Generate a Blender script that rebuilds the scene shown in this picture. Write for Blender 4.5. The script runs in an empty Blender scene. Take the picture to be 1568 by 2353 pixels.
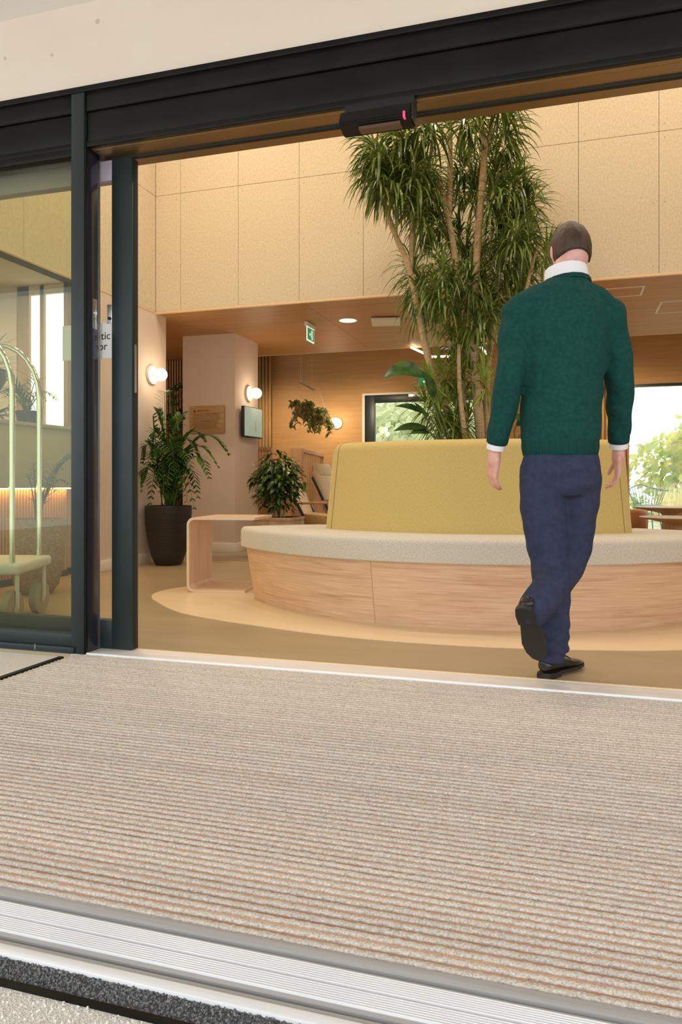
import bpy, bmesh, math, random
from mathutils import Vector, Matrix, Euler
R = math.radians
rng = random.Random(7)
SC = bpy.context.scene
COL = SC.collection

# ------------------------------------------------------------------ camera
cam = bpy.data.cameras.new('camera')
cam.sensor_fit = 'VERTICAL'; cam.sensor_height = 36.0
cam.lens = 1700.0 / 2353.0 * 36.0
cam.shift_y = -65.5 / 2353.0
cam.clip_start = 0.05; cam.clip_end = 300
co = bpy.data.objects.new('camera', cam); COL.objects.link(co)
co.location = (0, 0, 0.78); co.rotation_euler = (R(90), 0, R(17.07))
SC.camera = co

# ------------------------------------------------------------------ world, lamps, exposure
SC.view_settings.view_transform = 'Standard'; SC.view_settings.look = 'None'
SC.view_settings.gamma = 1.0; SC.view_settings.use_curve_mapping = False
SC.view_settings.exposure = 0.0
SC.cycles.use_denoising = True
SC.cycles.max_bounces = 10; SC.cycles.diffuse_bounces = 5; SC.cycles.glossy_bounces = 4
SC.cycles.transparent_max_bounces = 16; SC.cycles.transmission_bounces = 6
SC.cycles.sample_clamp_indirect = 6.0
W = bpy.data.worlds.new('sky'); SC.world = W; W.use_nodes = True
W.node_tree.nodes['Background'].inputs[0].default_value = (0.93, 0.97, 1.0, 1)
W.node_tree.nodes['Background'].inputs[1].default_value = 2.35

def lamp(name, kind, loc, energy, color, size=0.2, rot=(0, 0, 0), spot=None, blend=0.6):
    l = bpy.data.lights.new(name, kind); l.energy = energy; l.color = color
    if kind == 'AREA': l.shape = 'DISK'; l.size = size
    else: l.shadow_soft_size = size
    if spot: l.spot_size = R(spot); l.spot_blend = blend
    o = bpy.data.objects.new(name, l); COL.objects.link(o)
    o.location = loc; o.rotation_euler = rot
    return o
WARM = (1.0, 0.80, 0.55)
# downlights in the tall lobby ceiling
for i, (x, y) in enumerate([(-3.0, 4.2), (-1.2, 4.2), (0.6, 4.2), (2.2, 4.4), (-2.9, 5.5), (-0.9, 5.6), (0.9, 5.6), (2.6, 5.7)]):
    lamp('lobby_downlight_lamp', 'AREA', (x, y, 5.1), 20.5, (1.0, 0.87, 0.68), 0.35)
# the low soffit's downlights and the lamps of the lounge behind
for (x, y) in [(-2.196, 7.398), (-0.2, 7.4), (1.8, 7.4)]:
    lamp('soffit_downlight_lamp', 'SPOT', (x, y, 2.455), 85, WARM, 0.08, spot=140, blend=1.0)
for (x, y) in [(-4.2, 9.9), (-2.9, 9.9), (0.8, 9.9), (2.4, 9.9)]:
    lamp('lounge_spot_lamp', 'SPOT', (x, y, 2.3), 62, WARM, 0.08, rot=(R(28), 0, 0), spot=150, blend=1.0)
lamp('corridor_lamp', 'POINT', (-5.6, 7.5, 2.3), 16, WARM, 0.1)
lamp('reception_lamp', 'AREA', (-4.9, 4.2, 2.45), 34, WARM, 0.4)
lamp('reception_lamp', 'AREA', (-3.2, 4.4, 5.0), 26, (1.0, 0.87, 0.68), 0.3)

# ------------------------------------------------------------------ helpers
def setp(o, label=None, cat=None, group=None, kind=None):
    if label: o['label'] = label
    if cat: o['category'] = cat
    if group: o['group'] = group
    if kind: o['kind'] = kind
    return o

def empty(name, loc=(0, 0, 0), rz=0.0, label=None, cat=None, group=None, kind=None):
    o = bpy.data.objects.new(name, None); COL.objects.link(o)
    o.location = loc; o.rotation_euler = (0, 0, rz); o.empty_display_size = 0.05
    return setp(o, label, cat, group, kind)

def obj(name, bm, mat, parent=None, local=False, smooth=35, label=None, cat=None, group=None, kind=None):
    """links bm (world coordinates unless local) as ONE mesh object"""
    me = bpy.data.meshes.new(name)
    bmesh.ops.recalc_face_normals(bm, faces=bm.faces[:])
    bm.to_mesh(me); bm.free()
    if smooth:
        me.shade_smooth(); me.set_sharp_from_angle(angle=R(smooth))
    me.materials.append(mat)
    return link(name, me, parent, local, label, cat, group, kind)

def link(name, me, parent=None, local=False, label=None, cat=None, group=None, kind=None):
    o = bpy.data.objects.new(name, me); COL.objects.link(o)
    if parent:
        o.parent = parent
        if not local: o.matrix_parent_inverse = world_of(parent).inverted()
    return setp(o, label, cat, group, kind)

def world_of(o):
    m = Matrix.LocRotScale(o.location, o.rotation_euler, o.scale)
    if o.parent: m = world_of(o.parent) @ o.matrix_parent_inverse @ m
    return m

def B(): return bmesh.new()

def box(bm, x0, x1, y0, y1, z0, z1, bev=0.0, seg=2, M=None):
    t = bmesh.new()
    bmesh.ops.create_cube(t, size=1.0)
    for v in t.verts:
        v.co = Vector(((x0 + x1) / 2 + v.co.x * (x1 - x0), (y0 + y1) / 2 + v.co.y * (y1 - y0), (z0 + z1) / 2 + v.co.z * (z1 - z0)))
    if bev: bmesh.ops.bevel(t, geom=t.edges[:], offset=bev, segments=seg, affect='EDGES', profile=0.5)
    if M: bmesh.ops.transform(t, matrix=M, verts=t.verts[:])
    merge(bm, t); return bm

def merge(bm, t):
    me = bpy.data.meshes.new('tmp'); t.to_mesh(me); t.free(); bm.from_mesh(me); bpy.data.meshes.remove(me)

def bx(*a, **k): return box(B(), *a, **k)

def frames(pts):
    pts = [Vector(p) for p in pts]; out = []
    up = None
    for i, p in enumerate(pts):
        a = pts[max(i - 1, 0)]; b = pts[min(i + 1, len(pts) - 1)]
        t = (b - a).normalized()
        if up is None:
            up = Vector((0, 0, 1)) if abs(t.z) < 0.9 else Vector((0, 1, 0))
        n = (up - t * up.dot(t)).normalized(); s = t.cross(n)
        up = n; out.append((p, n, s))
    return out

def tube(bm, pts, rad, n=8, cap=True, flat=None):
    """rad: number or list; flat: scale on the second axis"""
    fr = frames(pts)
    if not isinstance(rad, (list, tuple)): rad = [rad] * len(fr)
    rings = []
    for (p, nn, s), r in zip(fr, rad):
        rings.append([bm.verts.new(p + nn * (math.cos(2 * math.pi * k / n) * r) + s * (math.sin(2 * math.pi * k / n) * r * (flat or 1))) for k in range(n)])
    for a, b in zip(rings, rings[1:]):
        for k in range(n): bm.faces.new((a[k], a[(k + 1) % n], b[(k + 1) % n], b[k]))
    if cap: bm.faces.new(rings[0][::-1]); bm.faces.new(rings[-1])
    return bm

def rings_loft(bm, rings, cap=True):
    """rings: list of (center, ax, ay, rx, ry)"""
    n = 16; rs = []
    for c, ax, ay, rx, ry in rings:
        c = Vector(c); ax = Vector(ax); ay = Vector(ay)
        rs.append([bm.verts.new(c + ax * (math.cos(2 * math.pi * k / n) * rx) + ay * (math.sin(2 * math.pi * k / n) * ry)) for k in range(n)])
    for a, b in zip(rs, rs[1:]):
        for k in range(n): bm.faces.new((a[k], a[(k + 1) % n], b[(k + 1) % n], b[k]))
    if cap: bm.faces.new(rs[0][::-1]); bm.faces.new(rs[-1])
    return bm

def lathe(bm, prof, c=(0, 0, 0), n=40):
    c = Vector(c); rs = []
    for r, z in prof:
        rs.append([bm.verts.new(c + Vector((math.cos(2 * math.pi * k / n) * r, math.sin(2 * math.pi * k / n) * r, z))) for k in range(n)])
    for a, b in zip(rs, rs[1:]):
        for k in range(n): bm.faces.new((a[k], a[(k + 1) % n], b[(k + 1) % n], b[k]))
    if prof[0][0] > 1e-4: bm.faces.new(rs[0][::-1])
    if prof[-1][0] > 1e-4: bm.faces.new(rs[-1])
    bmesh.ops.remove_doubles(bm, verts=bm.verts[:], dist=1e-5)
    return bm

def ball(bm, c, rx, ry=None, rz=None, u=16, v=10, M=None):
    t = bmesh.new(); bmesh.ops.create_uvsphere(t, u_segments=u, v_segments=v, radius=1)
    for w in t.verts: w.co = Vector((w.co.x * rx, w.co.y * (ry or rx), w.co.z * (rz or rx)))
    if M: bmesh.ops.transform(t, matrix=M, verts=t.verts[:])
    bmesh.ops.translate(t, vec=Vector(c), verts=t.verts[:])
    merge(bm, t); return bm

def disc(bm, c, axis, r, th, n=32):
    """cylinder of thickness th from c along axis"""
    axis = Vector(axis).normalized(); c = Vector(c)
    return tube(bm, [c, c + axis * th], r, n)

def prism(bm, pts, d):
    """polygon pts extruded by vector d"""
    d = Vector(d); a = [bm.verts.new(Vector(p)) for p in pts]; b = [bm.verts.new(Vector(p) + d) for p in pts]
    bm.faces.new(a[::-1]); bm.faces.new(b); n = len(a)
    for i in range(n): bm.faces.new((a[i], a[(i + 1) % n], b[(i + 1) % n], b[i]))
    return bm

def sector(bm, prof, cx, cy, a0, a1, n=64, endround=0.0, pivot=None, uvr=1.8):
    """closed profile [(r,z)] swept about the vertical through (cx,cy); ends rounded over endround radians"""
    uvl = bm.loops.layers.uv.new('UVMap') if not bm.loops.layers.uv else bm.loops.layers.uv.active
    m = len(prof); L = [0]
    for i in range(m):
        p, q = prof[i], prof[(i + 1) % m]; L.append(L[-1] + math.hypot(p[0] - q[0], p[1] - q[1]))
    if pivot is None: pivot = (sum(p[0] for p in prof) / m, sum(p[1] for p in prof) / m)
    angs = []
    if endround:
        k = 6
        angs += [a0 + endround * (1 - math.cos(math.pi / 2 * i / k)) for i in range(k)]
        angs += [a0 + endround + (a1 - a0 - 2 * endround) * i / n for i in range(n + 1)]
        angs += [a1 - endround * (1 - math.cos(math.pi / 2 * i / k)) for i in range(k - 1, -1, -1)]
    else: angs = [a0 + (a1 - a0) * i / n for i in range(n + 1)]
    rs = []
    for a in angs:
        s = 1.0
        if endround:
            e = min(a - a0, a1 - a)
            if e < endround: s = 0.55 + 0.45 * math.sqrt(max(0, 1 - (1 - e / endround) ** 2))
        ring = []
        for r, z in prof:
            rr = pivot[0] + (r - pivot[0]) * s; zz = pivot[1] + (z - pivot[1]) * (1 - (1 - s) * 0.5)
            ring.append(bm.verts.new((cx + rr * math.cos(a), cy + rr * math.sin(a), zz)))
        rs.append(ring)
    for j in range(len(rs) - 1):
        for i in range(m):
            f = bm.faces.new((rs[j][i], rs[j + 1][i], rs[j + 1][(i + 1) % m], rs[j][(i + 1) % m]))
            uv = [(angs[j] * uvr, L[i]), (angs[j + 1] * uvr, L[i]), (angs[j + 1] * uvr, L[i + 1]), (angs[j] * uvr, L[i + 1])]
            for l, w in zip(f.loops, uv): l[uvl].uv = w
    bm.faces.new(rs[0]); bm.faces.new(rs[-1][::-1])
    return bm

def bez(p0, p1, p2, n):
    p0, p1, p2 = Vector(p0), Vector(p1), Vector(p2)
    return [p0 * (1 - t) ** 2 + p1 * 2 * t * (1 - t) + p2 * t * t for t in [i / n for i in range(n + 1)]]

def crom(pts, n=6):
    pts = [Vector(p) for p in pts]; out = []
    for i in range(len(pts) - 1):
        a = pts[max(i - 1, 0)]; b = pts[i]; c = pts[i + 1]; d = pts[min(i + 2, len(pts) - 1)]
        for k in range(n):
            t = k / n
            out.append(0.5 * ((2 * b) + (c - a) * t + (2 * a - 5 * b + 4 * c - d) * t * t + (3 * b - a - 3 * c + d) * t ** 3))
    out.append(pts[-1]); return out

# ------------------------------------------------------------------ materials
def mat(name, col, rough=0.5, metal=0.0, spec=0.5, emit=None, es=0.0):
    m = bpy.data.materials.new(name); m.use_nodes = True
    p = m.node_tree.nodes['Principled BSDF']
    p.inputs['Base Color'].default_value = (*col, 1); p.inputs['Roughness'].default_value = rough
    p.inputs['Metallic'].default_value = metal; p.inputs['Specular IOR Level'].default_value = spec
    if emit: p.inputs['Emission Color'].default_value = (*emit, 1); p.inputs['Emission Strength'].default_value = es
    return m

def nmat(name, c1, c2, scale=(8, 8, 8), noise=1.0, detail=4, rough=0.5, bump=0.0, bscale=None, lo=0.35, hi=0.65, coord='Object',
         distort=0.0, spec=0.5, metal=0.0, vary=0.0, rough_b=0.6):
    """two-colour noise material; scale stretches the noise along the axes"""
    m = mat(name, c1, rough, metal, spec); nt = m.node_tree; p = nt.nodes['Principled BSDF']
    tc = nt.nodes.new('ShaderNodeTexCoord'); mp = nt.nodes.new('ShaderNodeMapping'); mp.inputs['Scale'].default_value = scale
    nz = nt.nodes.new('ShaderNodeTexNoise'); nz.inputs['Scale'].default_value = noise; nz.inputs['Detail'].default_value = detail
    nz.inputs['Roughness'].default_value = rough_b; nz.inputs['Distortion'].default_value = distort
    cr = nt.nodes.new('ShaderNodeValToRGB')
    cr.color_ramp.elements[0].position = lo; cr.color_ramp.elements[0].color = (*c1, 1)
    cr.color_ramp.elements[1].position = hi; cr.color_ramp.elements[1].color = (*c2, 1)
    k = nt.links.new
    src_v = nt.nodes.new('ShaderNodeNewGeometry').outputs['Position'] if coord == 'World' else tc.outputs[coord]
    k(src_v, mp.inputs['Vector']); k(mp.outputs[0], nz.inputs['Vector']); k(nz.outputs['Fac'], cr.inputs['Fac'])
    out = cr.outputs[0]
    if vary:
        oi = nt.nodes.new('ShaderNodeObjectInfo'); hs = nt.nodes.new('ShaderNodeHueSaturation'); mr = nt.nodes.new('ShaderNodeMapRange')
        mr.inputs['To Min'].default_value = 1 - vary; mr.inputs['To Max'].default_value = 1 + vary
        k(oi.outputs['Random'], mr.inputs['Value']); k(mr.outputs[0], hs.inputs['Value']); k(out, hs.inputs['Color']); out = hs.outputs[0]
    k(out, p.inputs['Base Color'])
    if bump:
        bp = nt.nodes.new('ShaderNodeBump'); bp.inputs['Strength'].default_value = bump; bp.inputs['Distance'].default_value = 0.01
        src = nz
        if bscale:
            n2 = nt.nodes.new('ShaderNodeTexNoise'); n2.inputs['Scale'].default_value = bscale; n2.inputs['Detail'].default_value = 3
            k(src_v, n2.inputs['Vector']); src = n2
        k(src.outputs['Fac'], bp.inputs['Height']); k(bp.outputs[0], p.inputs['Normal'])
    return m

def leafmat(name, c1, c2, rough=0.4, trans=0.25, scale=9.0):
    m = nmat(name, c1, c2, (1, 1, 1), scale, 2, rough, lo=0.4, hi=0.6, vary=0.25); nt = m.node_tree
    p = nt.nodes['Principled BSDF']; o = nt.nodes['Material Output']
    t = nt.nodes.new('ShaderNodeBsdfTranslucent'); mx = nt.nodes.new('ShaderNodeMixShader'); mx.inputs[0].default_value = trans
    src = p.inputs['Base Color'].links[0].from_socket
    nt.links.new(src, t.inputs['Color']); nt.links.new(p.outputs[0], mx.inputs[1]); nt.links.new(t.outputs[0], mx.inputs[2])
    nt.links.new(mx.outputs[0], o.inputs['Surface']); return m

def glassmat(name, tint, refl=1.0):
    m = bpy.data.materials.new(name); m.use_nodes = True; nt = m.node_tree; nt.nodes.remove(nt.nodes['Principled BSDF'])
    o = nt.nodes['Material Output']; tr = nt.nodes.new('ShaderNodeBsdfTransparent'); tr.inputs[0].default_value = (*tint, 1)
    gl = nt.nodes.new('ShaderNodeBsdfGlossy'); gl.inputs['Roughness'].default_value = 0.0
    lw = nt.nodes.new('ShaderNodeLayerWeight'); lw.inputs['Blend'].default_value = 0.5
    pw = nt.nodes.new('ShaderNodeMath'); pw.operation = 'POWER'; pw.inputs[1].default_value = 4.0
    mu = nt.nodes.new('ShaderNodeMath'); mu.operation = 'MULTIPLY_ADD'; mu.inputs[1].default_value = 1 - refl; mu.inputs[2].default_value = refl
    mx = nt.nodes.new('ShaderNodeMixShader')
    nt.links.new(lw.outputs['Facing'], pw.inputs[0]); nt.links.new(pw.outputs[0], mu.inputs[0]); nt.links.new(mu.outputs[0], mx.inputs[0]); nt.links.new(tr.outputs[0], mx.inputs[1]); nt.links.new(gl.outputs[0], mx.inputs[2])
    nt.links.new(mx.outputs[0], o.inputs['Surface']); return m

def weave(name, c1, c2, scale, rough=0.9, bump=0.3, coord='UV'):
    """two crossed stretched noises: woven cloth"""
    m = mat(name, c1, rough, 0, 0.2); nt = m.node_tree; p = nt.nodes['Principled BSDF']; k = nt.links.new
    tc = nt.nodes.new('ShaderNodeTexCoord'); fs = []
    for s in ((scale * 0.2, scale, scale), (scale, scale * 0.2, scale * 0.2)):
        mp = nt.nodes.new('ShaderNodeMapping'); mp.inputs['Scale'].default_value = s
        nz = nt.nodes.new('ShaderNodeTexNoise'); nz.inputs['Scale'].default_value = 1; nz.inputs['Detail'].default_value = 2
        k(tc.outputs[coord], mp.inputs[0]); k(mp.outputs[0], nz.inputs['Vector']); fs.append(nz.outputs['Fac'])
    ad = nt.nodes.new('ShaderNodeMath'); ad.operation = 'ADD'; k(fs[0], ad.inputs[0]); k(fs[1], ad.inputs[1])
    hf = nt.nodes.new('ShaderNodeMath'); hf.operation = 'MULTIPLY'; hf.inputs[1].default_value = 0.5; k(ad.outputs[0], hf.inputs[0])
    cr = nt.nodes.new('ShaderNodeValToRGB')
    cr.color_ramp.elements[0].position = 0.40; cr.color_ramp.elements[0].color = (*c1, 1)
    cr.color_ramp.elements[1].position = 0.60; cr.color_ramp.elements[1].color = (*c2, 1)
    k(hf.outputs[0], cr.inputs[0]); k(cr.outputs[0], p.inputs['Base Color'])
    bp = nt.nodes.new('ShaderNodeBump'); bp.inputs['Strength'].default_value = bump; bp.inputs['Distance'].default_value = 0.003
    k(hf.outputs[0], bp.inputs['Height']); k(bp.outputs[0], p.inputs['Normal'])
    p.inputs['Sheen Weight'].default_value = 0.2
    return m

M_black = nmat('black_aluminium', (0.007, 0.007, 0.006), (0.010, 0.010, 0.009), (1, 1, 1), 6, 2, 0.34, spec=0.16)
M_frame = nmat('anthracite_frame', (0.015, 0.025, 0.025), (0.019, 0.030, 0.030), (1, 1, 1), 4, 2, 0.36, spec=0.35)
M_rail2 = mat('top_rail_reflection', (0.36, 0.31, 0.38), 0.4)  # dark rail; the lilac grey is reflection put into its colour
M_warmrefl = mat('plate_warm_reflection', (0.36, 0.24, 0.12), 0.30, 0.85)  # header underside; bronze tone stands in for the reflected lit interior
M_jamb = mat('jamb_reflection_tint', (0.020, 0.021, 0.032), 0.18, 0.0, 0.8)  # bluish tint in the base imitates a reflection on glossy black
M_slot = mat('dark_slot', (0.004, 0.004, 0.004), 0.7)
M_render = nmat('cream_render', (0.70, 0.60, 0.50), (0.72, 0.625, 0.525), (1, 1, 1), 3, 4, 0.85, 0.08, 60)
M_mark = mat('dirt_mark', (0.52, 0.43, 0.34), 0.9)
M_porch = nmat('porch_ceiling_white', (0.80, 0.76, 0.70), (0.82, 0.78, 0.73), (1, 1, 1), 2, 3, 0.85)
M_board = nmat('beige_fibre_board', (0.545, 0.445, 0.30), (0.76, 0.655, 0.49), (75, 75, 45), 1.0, 6, 0.88, 0.2, None, 0.30, 0.66, rough_b=0.8)
M_screw = mat('screw_head', (0.33, 0.25, 0.14), 0.6)
M_veneer = nmat('warm_veneer', (0.44, 0.215, 0.075), (0.55, 0.29, 0.115), (1.2, 22, 22), 1.0, 5, 0.5, 0.0, None, 0.30, 0.70, distort=0.4)
M_wallwood = nmat('wall_veneer', (0.47, 0.25, 0.085), (0.57, 0.325, 0.125), (2, 2, 26), 1.0, 5, 0.6, 0.0, None, 0.30, 0.70)
M_trim = mat('light_edge_trim', (0.78, 0.56, 0.34), 0.5)
M_paint = nmat('warm_white_paint', (0.68, 0.545, 0.44), (0.70, 0.565, 0.46), (1, 1, 1), 4, 3, 0.8)
M_mauve = nmat('mauve_paint', (0.60, 0.50, 0.46), (0.62, 0.52, 0.48), (1, 1, 1), 4, 3, 0.8)
M_skirt = mat('white_skirting', (0.80, 0.70, 0.58), 0.5)
M_ceil = mat('plain_ceiling', (0.62, 0.50, 0.38), 0.9)
M_floor = nmat('taupe_vinyl', (0.34, 0.255, 0.145), (0.40, 0.305, 0.18), (0.8, 5, 1), 1.3, 5, 0.33, 0.0, None, 0.3, 0.7, spec=0.35)
M_inlay = nmat('cream_vinyl', (0.74, 0.57, 0.36), (0.79, 0.62, 0.40), (0.8, 5, 1), 1.3, 5, 0.33, 0.0, None, 0.3, 0.7, spec=0.35)
def oakmat(name, c1, c2, c3, seed):
    """stretched, distorted growth rings with fine fibre streaks, laid along the U axis"""
    m = mat(name, c1, 0.45); nt = m.node_tree; p = nt.nodes['Principled BSDF']; k = nt.links.new
    tc = nt.nodes.new('ShaderNodeTexCoord'); mp = nt.nodes.new('ShaderNodeMapping'); mp.inputs['Scale'].default_value = (1.1, 21, 1); mp.inputs['Location'].default_value = (seed, seed * 0.37, 0)
    wv = nt.nodes.new('ShaderNodeTexNoise'); wv.inputs['Scale'].default_value = 1.0; wv.inputs['Distortion'].default_value = 1.6; wv.inputs['Detail'].default_value = 6.0; wv.inputs['Roughness'].default_value = 0.6
    m2 = nt.nodes.new('ShaderNodeMapping'); m2.inputs['Scale'].default_value = (5, 150, 1)
    nz = nt.nodes.new('ShaderNodeTexNoise'); nz.inputs['Scale'].default_value = 1; nz.inputs['Detail'].default_value = 4
    k(tc.outputs['UV'], mp.inputs[0]); k(mp.outputs[0], wv.inputs['Vector']); k(tc.outputs['UV'], m2.inputs[0]); k(m2.outputs[0], nz.inputs['Vector'])
    cr = nt.nodes.new('ShaderNodeValToRGB')
    e = cr.color_ramp.elements; e[0].position = 0.33; e[0].color = (*c1, 1); e[1].position = 0.45; e[1].color = (*c2, 1); e.new(0.68).color = (*c3, 1)
    k(wv.outputs['Fac'], cr.inputs[0])
    mx = nt.nodes.new('ShaderNodeMix'); mx.data_type = 'RGBA'; mx.blend_type = 'OVERLAY'; mx.inputs['Factor'].default_value = 0.5
    k(cr.outputs[0], mx.inputs['A']); k(nz.outputs['Fac'], mx.inputs['B']); k(mx.outputs['Result'], p.inputs['Base Color']); return m
M_oak = oakmat('pale_oak', (0.57, 0.345, 0.20), (0.66, 0.43, 0.265), (0.72, 0.49, 0.315), 0.0)
M_oak2 = oakmat('pale_oak_second', (0.57, 0.345, 0.20), (0.66, 0.43, 0.265), (0.72, 0.49, 0.315), 4.3)
M_oakline = mat('oak_joint', (0.42, 0.25, 0.13), 0.6)
M_ply = nmat('bent_oak_ply', (0.66, 0.43, 0.26), (0.78, 0.55, 0.36), (20, 20, 2), 1.0, 5, 0.4, 0.0, None, 0.3, 0.7)
M_plyedge = mat('pale_ply_edge', (0.80, 0.62, 0.45), 0.5)
M_linen = weave('grey_beige_linen', (0.50, 0.45, 0.37), (0.70, 0.635, 0.53), 420, bump=0.2)
M_yellow = weave('mustard_wool', (0.555, 0.405, 0.135), (0.64, 0.48, 0.18), 300, bump=0.2)
M_seam = mat('dark_seam', (0.28, 0.20, 0.06), 0.9)  # darker mustard line along the backrest seams
M_carpet = nmat('beige_carpet', (0.47, 0.40, 0.335), (0.79, 0.715, 0.625), (1, 1, 1), 230, 3, 0.95, 0.6, 420, 0.30, 0.62, spec=0.1, coord='World', vary=0.06)
M_rail = nmat('copper_tinted_rail', (0.40, 0.19, 0.105), (0.60, 0.34, 0.21), (3, 60, 1), 1, 3, 0.5, metal=0.15, vary=0.25, coord='World')
M_rubber = mat('black_rubber', (0.014, 0.012, 0.012), 0.7)
M_alu = nmat('brushed_aluminium', (0.36, 0.35, 0.345), (0.43, 0.42, 0.415), (2, 140, 140), 1, 3, 0.55, metal=0.12)
M_aluw = nmat('bright_aluminium', (0.76, 0.76, 0.77), (0.86, 0.86, 0.87), (2, 140, 140), 1, 3, 0.5, metal=0.1)
M_thr = nmat('threshold_aluminium', (0.70, 0.66, 0.62), (0.80, 0.76, 0.72), (2, 60, 1), 1, 3, 0.5, metal=0.15)
M_darkstone = nmat('black_gravel', (0.05, 0.051, 0.055), (0.30, 0.30, 0.305), (1, 1, 1), 230, 2, 0.4, lo=0.42, hi=0.68)
M_bitumen = nmat('bitumen_bed', (0.03, 0.03, 0.032), (0.10, 0.10, 0.10), (1, 1, 1), 300, 3, 0.7, 0.5)
M_resin = nmat('resin_bound_gravel', (0.42, 0.38, 0.32), (0.80, 0.76, 0.69), (1, 1, 1), 330, 3, 0.75, 0.5, 330, 0.34, 0.58)
M_palestone = nmat('pale_gravel', (0.46, 0.42, 0.36), (0.88, 0.85, 0.79), (1, 1, 1), 200, 2, 0.5, lo=0.3, hi=0.7)
M_glass = glassmat('door_glass', (0.97, 0.985, 0.965), 0.025)
M_glassg = glassmat('tinted_facade_glass', (0.84, 0.86, 0.74), 0.035)
M_white = mat('white_plastic', (0.80, 0.76, 0.68), 0.4)
M_paper = mat('white_sign', (0.82, 0.82, 0.82), 0.6)
M_ink = mat('dark_lettering', (0.02, 0.02, 0.02), 0.7)
M_steel = mat('satin_steel', (0.62, 0.60, 0.57), 0.3, 1.0)
M_chrome = mat('chrome', (0.85, 0.84, 0.82), 0.08, 1.0)
M_globe = mat('lit_globe', (1, 0.92, 0.8), 0.4, emit=(1.0, 0.86, 0.62), es=9.0)
M_reflpane = mat('glowing_reflection_pane', (0.8, 0.8, 0.8), 0.3, emit=(0.90, 0.96, 1.0), es=2.0)  # emission stands in for bright outdoors mirrored in the facade glass
M_led = mat('lit_led', (1, 0.9, 0.8), 0.4, emit=(1.0, 0.80, 0.52), es=9.0)
M_strip = mat('lit_under_counter', (1, 0.8, 0.5), 0.4, emit=(1.0, 0.50, 0.16), es=34.0)
M_exit = mat('exit_green', (0.02, 0.30, 0.12), 0.4, emit=(0.05, 0.42, 0.16), es=0.35)
M_exitw = mat('exit_white', (0.8, 0.85, 0.8), 0.4, emit=(0.85, 1.0, 0.85), es=0.7)
M_redled = mat('red_led', (0.8, 0.05, 0.15), 0.3, emit=(1.0, 0.06, 0.16), es=0.9)
M_sensorw = mat('sensor_lens', (0.10, 0.05, 0.03), 0.15)
M_screen = nmat('tv_picture', (0.33, 0.42, 0.39), (0.40, 0.48, 0.44), (1, 1, 1), 3, 2, 0.2)
for n_ in [M_screen.node_tree.nodes['Principled BSDF']]:
    n_.inputs['Emission Color'].default_value = (0.42, 0.60, 0.54, 1); n_.inputs['Emission Strength'].default_value = 0.25
M_plaque = nmat('engraved_oak', (0.40, 0.22, 0.09), (0.52, 0.31, 0.14), (4, 1, 40), 1, 4, 0.5, distort=0.5)
M_engrave = mat('engraving', (0.14, 0.065, 0.025), 0.8)
M_slat = nmat('lounge_oak_slat', (0.58, 0.33, 0.165), (0.68, 0.42, 0.235), (20, 20, 2), 1, 4, 0.55)
M_darkslat = nmat('dark_walnut_slat', (0.20, 0.11, 0.05), (0.29, 0.165, 0.08), (20, 20, 2), 1, 4, 0.6)
M_backing = mat('slat_backing', (0.035, 0.022, 0.014), 0.9)
M_curtain = nmat('ochre_curtain', (0.42, 0.25, 0.10), (0.50, 0.31, 0.13), (60, 60, 6), 1, 3, 0.9)
M_pot = nmat('ribbed_black_pot', (0.018, 0.015, 0.013), (0.030, 0.025, 0.022), (3, 3, 60), 1, 3, 0.5, 0.3)
M_wpot = nmat('woven_brown_pot', (0.24, 0.16, 0.08), (0.38, 0.27, 0.15), (50, 50, 90), 1, 3, 0.75, 0.4)
M_terra = mat('terracotta', (0.42, 0.18, 0.07), 0.8)
M_soil = nmat('potting_soil', (0.03, 0.02, 0.013), (0.07, 0.045, 0.03), (1, 1, 1), 60, 4, 0.95, 0.5)
M_planter = nmat('planter_veneer', (0.34, 0.21, 0.12), (0.45, 0.29, 0.17), (14, 14, 2), 1, 4, 0.55)
M_bark = nmat('pale_bark', (0.46, 0.31, 0.16), (0.66, 0.48, 0.28), (22, 22, 60), 1, 4, 0.85, 0.5, None, 0.3, 0.7)
M_stem = mat('green_stem', (0.10, 0.14, 0.03), 0.6)
M_drac = leafmat('strap_leaf', (0.070, 0.140, 0.020), (0.25, 0.32, 0.07), 0.30, 0.3)
M_dracl = leafmat('young_strap_leaf', (0.14, 0.24, 0.03), (0.30, 0.40, 0.07), 0.35, 0.3)
M_palm = leafmat('palm_leaf', (0.028, 0.085, 0.016), (0.10, 0.20, 0.03), 0.42, 0.2)
M_bush = leafmat('bush_leaf', (0.020, 0.060, 0.010), (0.10, 0.16, 0.025), 0.35, 0.15)
M_dark = leafmat('dark_broad_leaf', (0.012, 0.045, 0.012), (0.05, 0.11, 0.02), 0.3, 0.12)
M_trail = leafmat('trailing_leaf', (0.10, 0.14, 0.02), (0.26, 0.27, 0.06), 0.5, 0.2)
M_out = leafmat('garden_foliage', (0.42, 0.50, 0.16), (0.78, 0.70, 0.27), 0.8, 0.5, 1.5)
M_out2 = leafmat('pale_garden_foliage', (0.62, 0.68, 0.42), (0.84, 0.85, 0.62), 0.8, 0.5, 1.5)
M_grassy = leafmat('dry_grass', (0.62, 0.55, 0.26), (0.80, 0.72, 0.42), 0.8, 0.4, 3)
M_lawn = nmat('garden_ground', (0.42, 0.47, 0.28), (0.60, 0.60, 0.44), (1, 1, 1), 3, 4, 0.9)
M_deck = nmat('pale_garden_paving', (0.62, 0.58, 0.52), (0.72, 0.68, 0.62), (1, 1, 1), 5, 4, 0.9)
M_green = nmat('olive_counter', (0.36, 0.32, 0.125), (0.39, 0.35, 0.14), (1, 1, 1), 5, 3, 0.5)
M_desk = mat('desk_top_stone', (0.62, 0.56, 0.40), 0.35)
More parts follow.
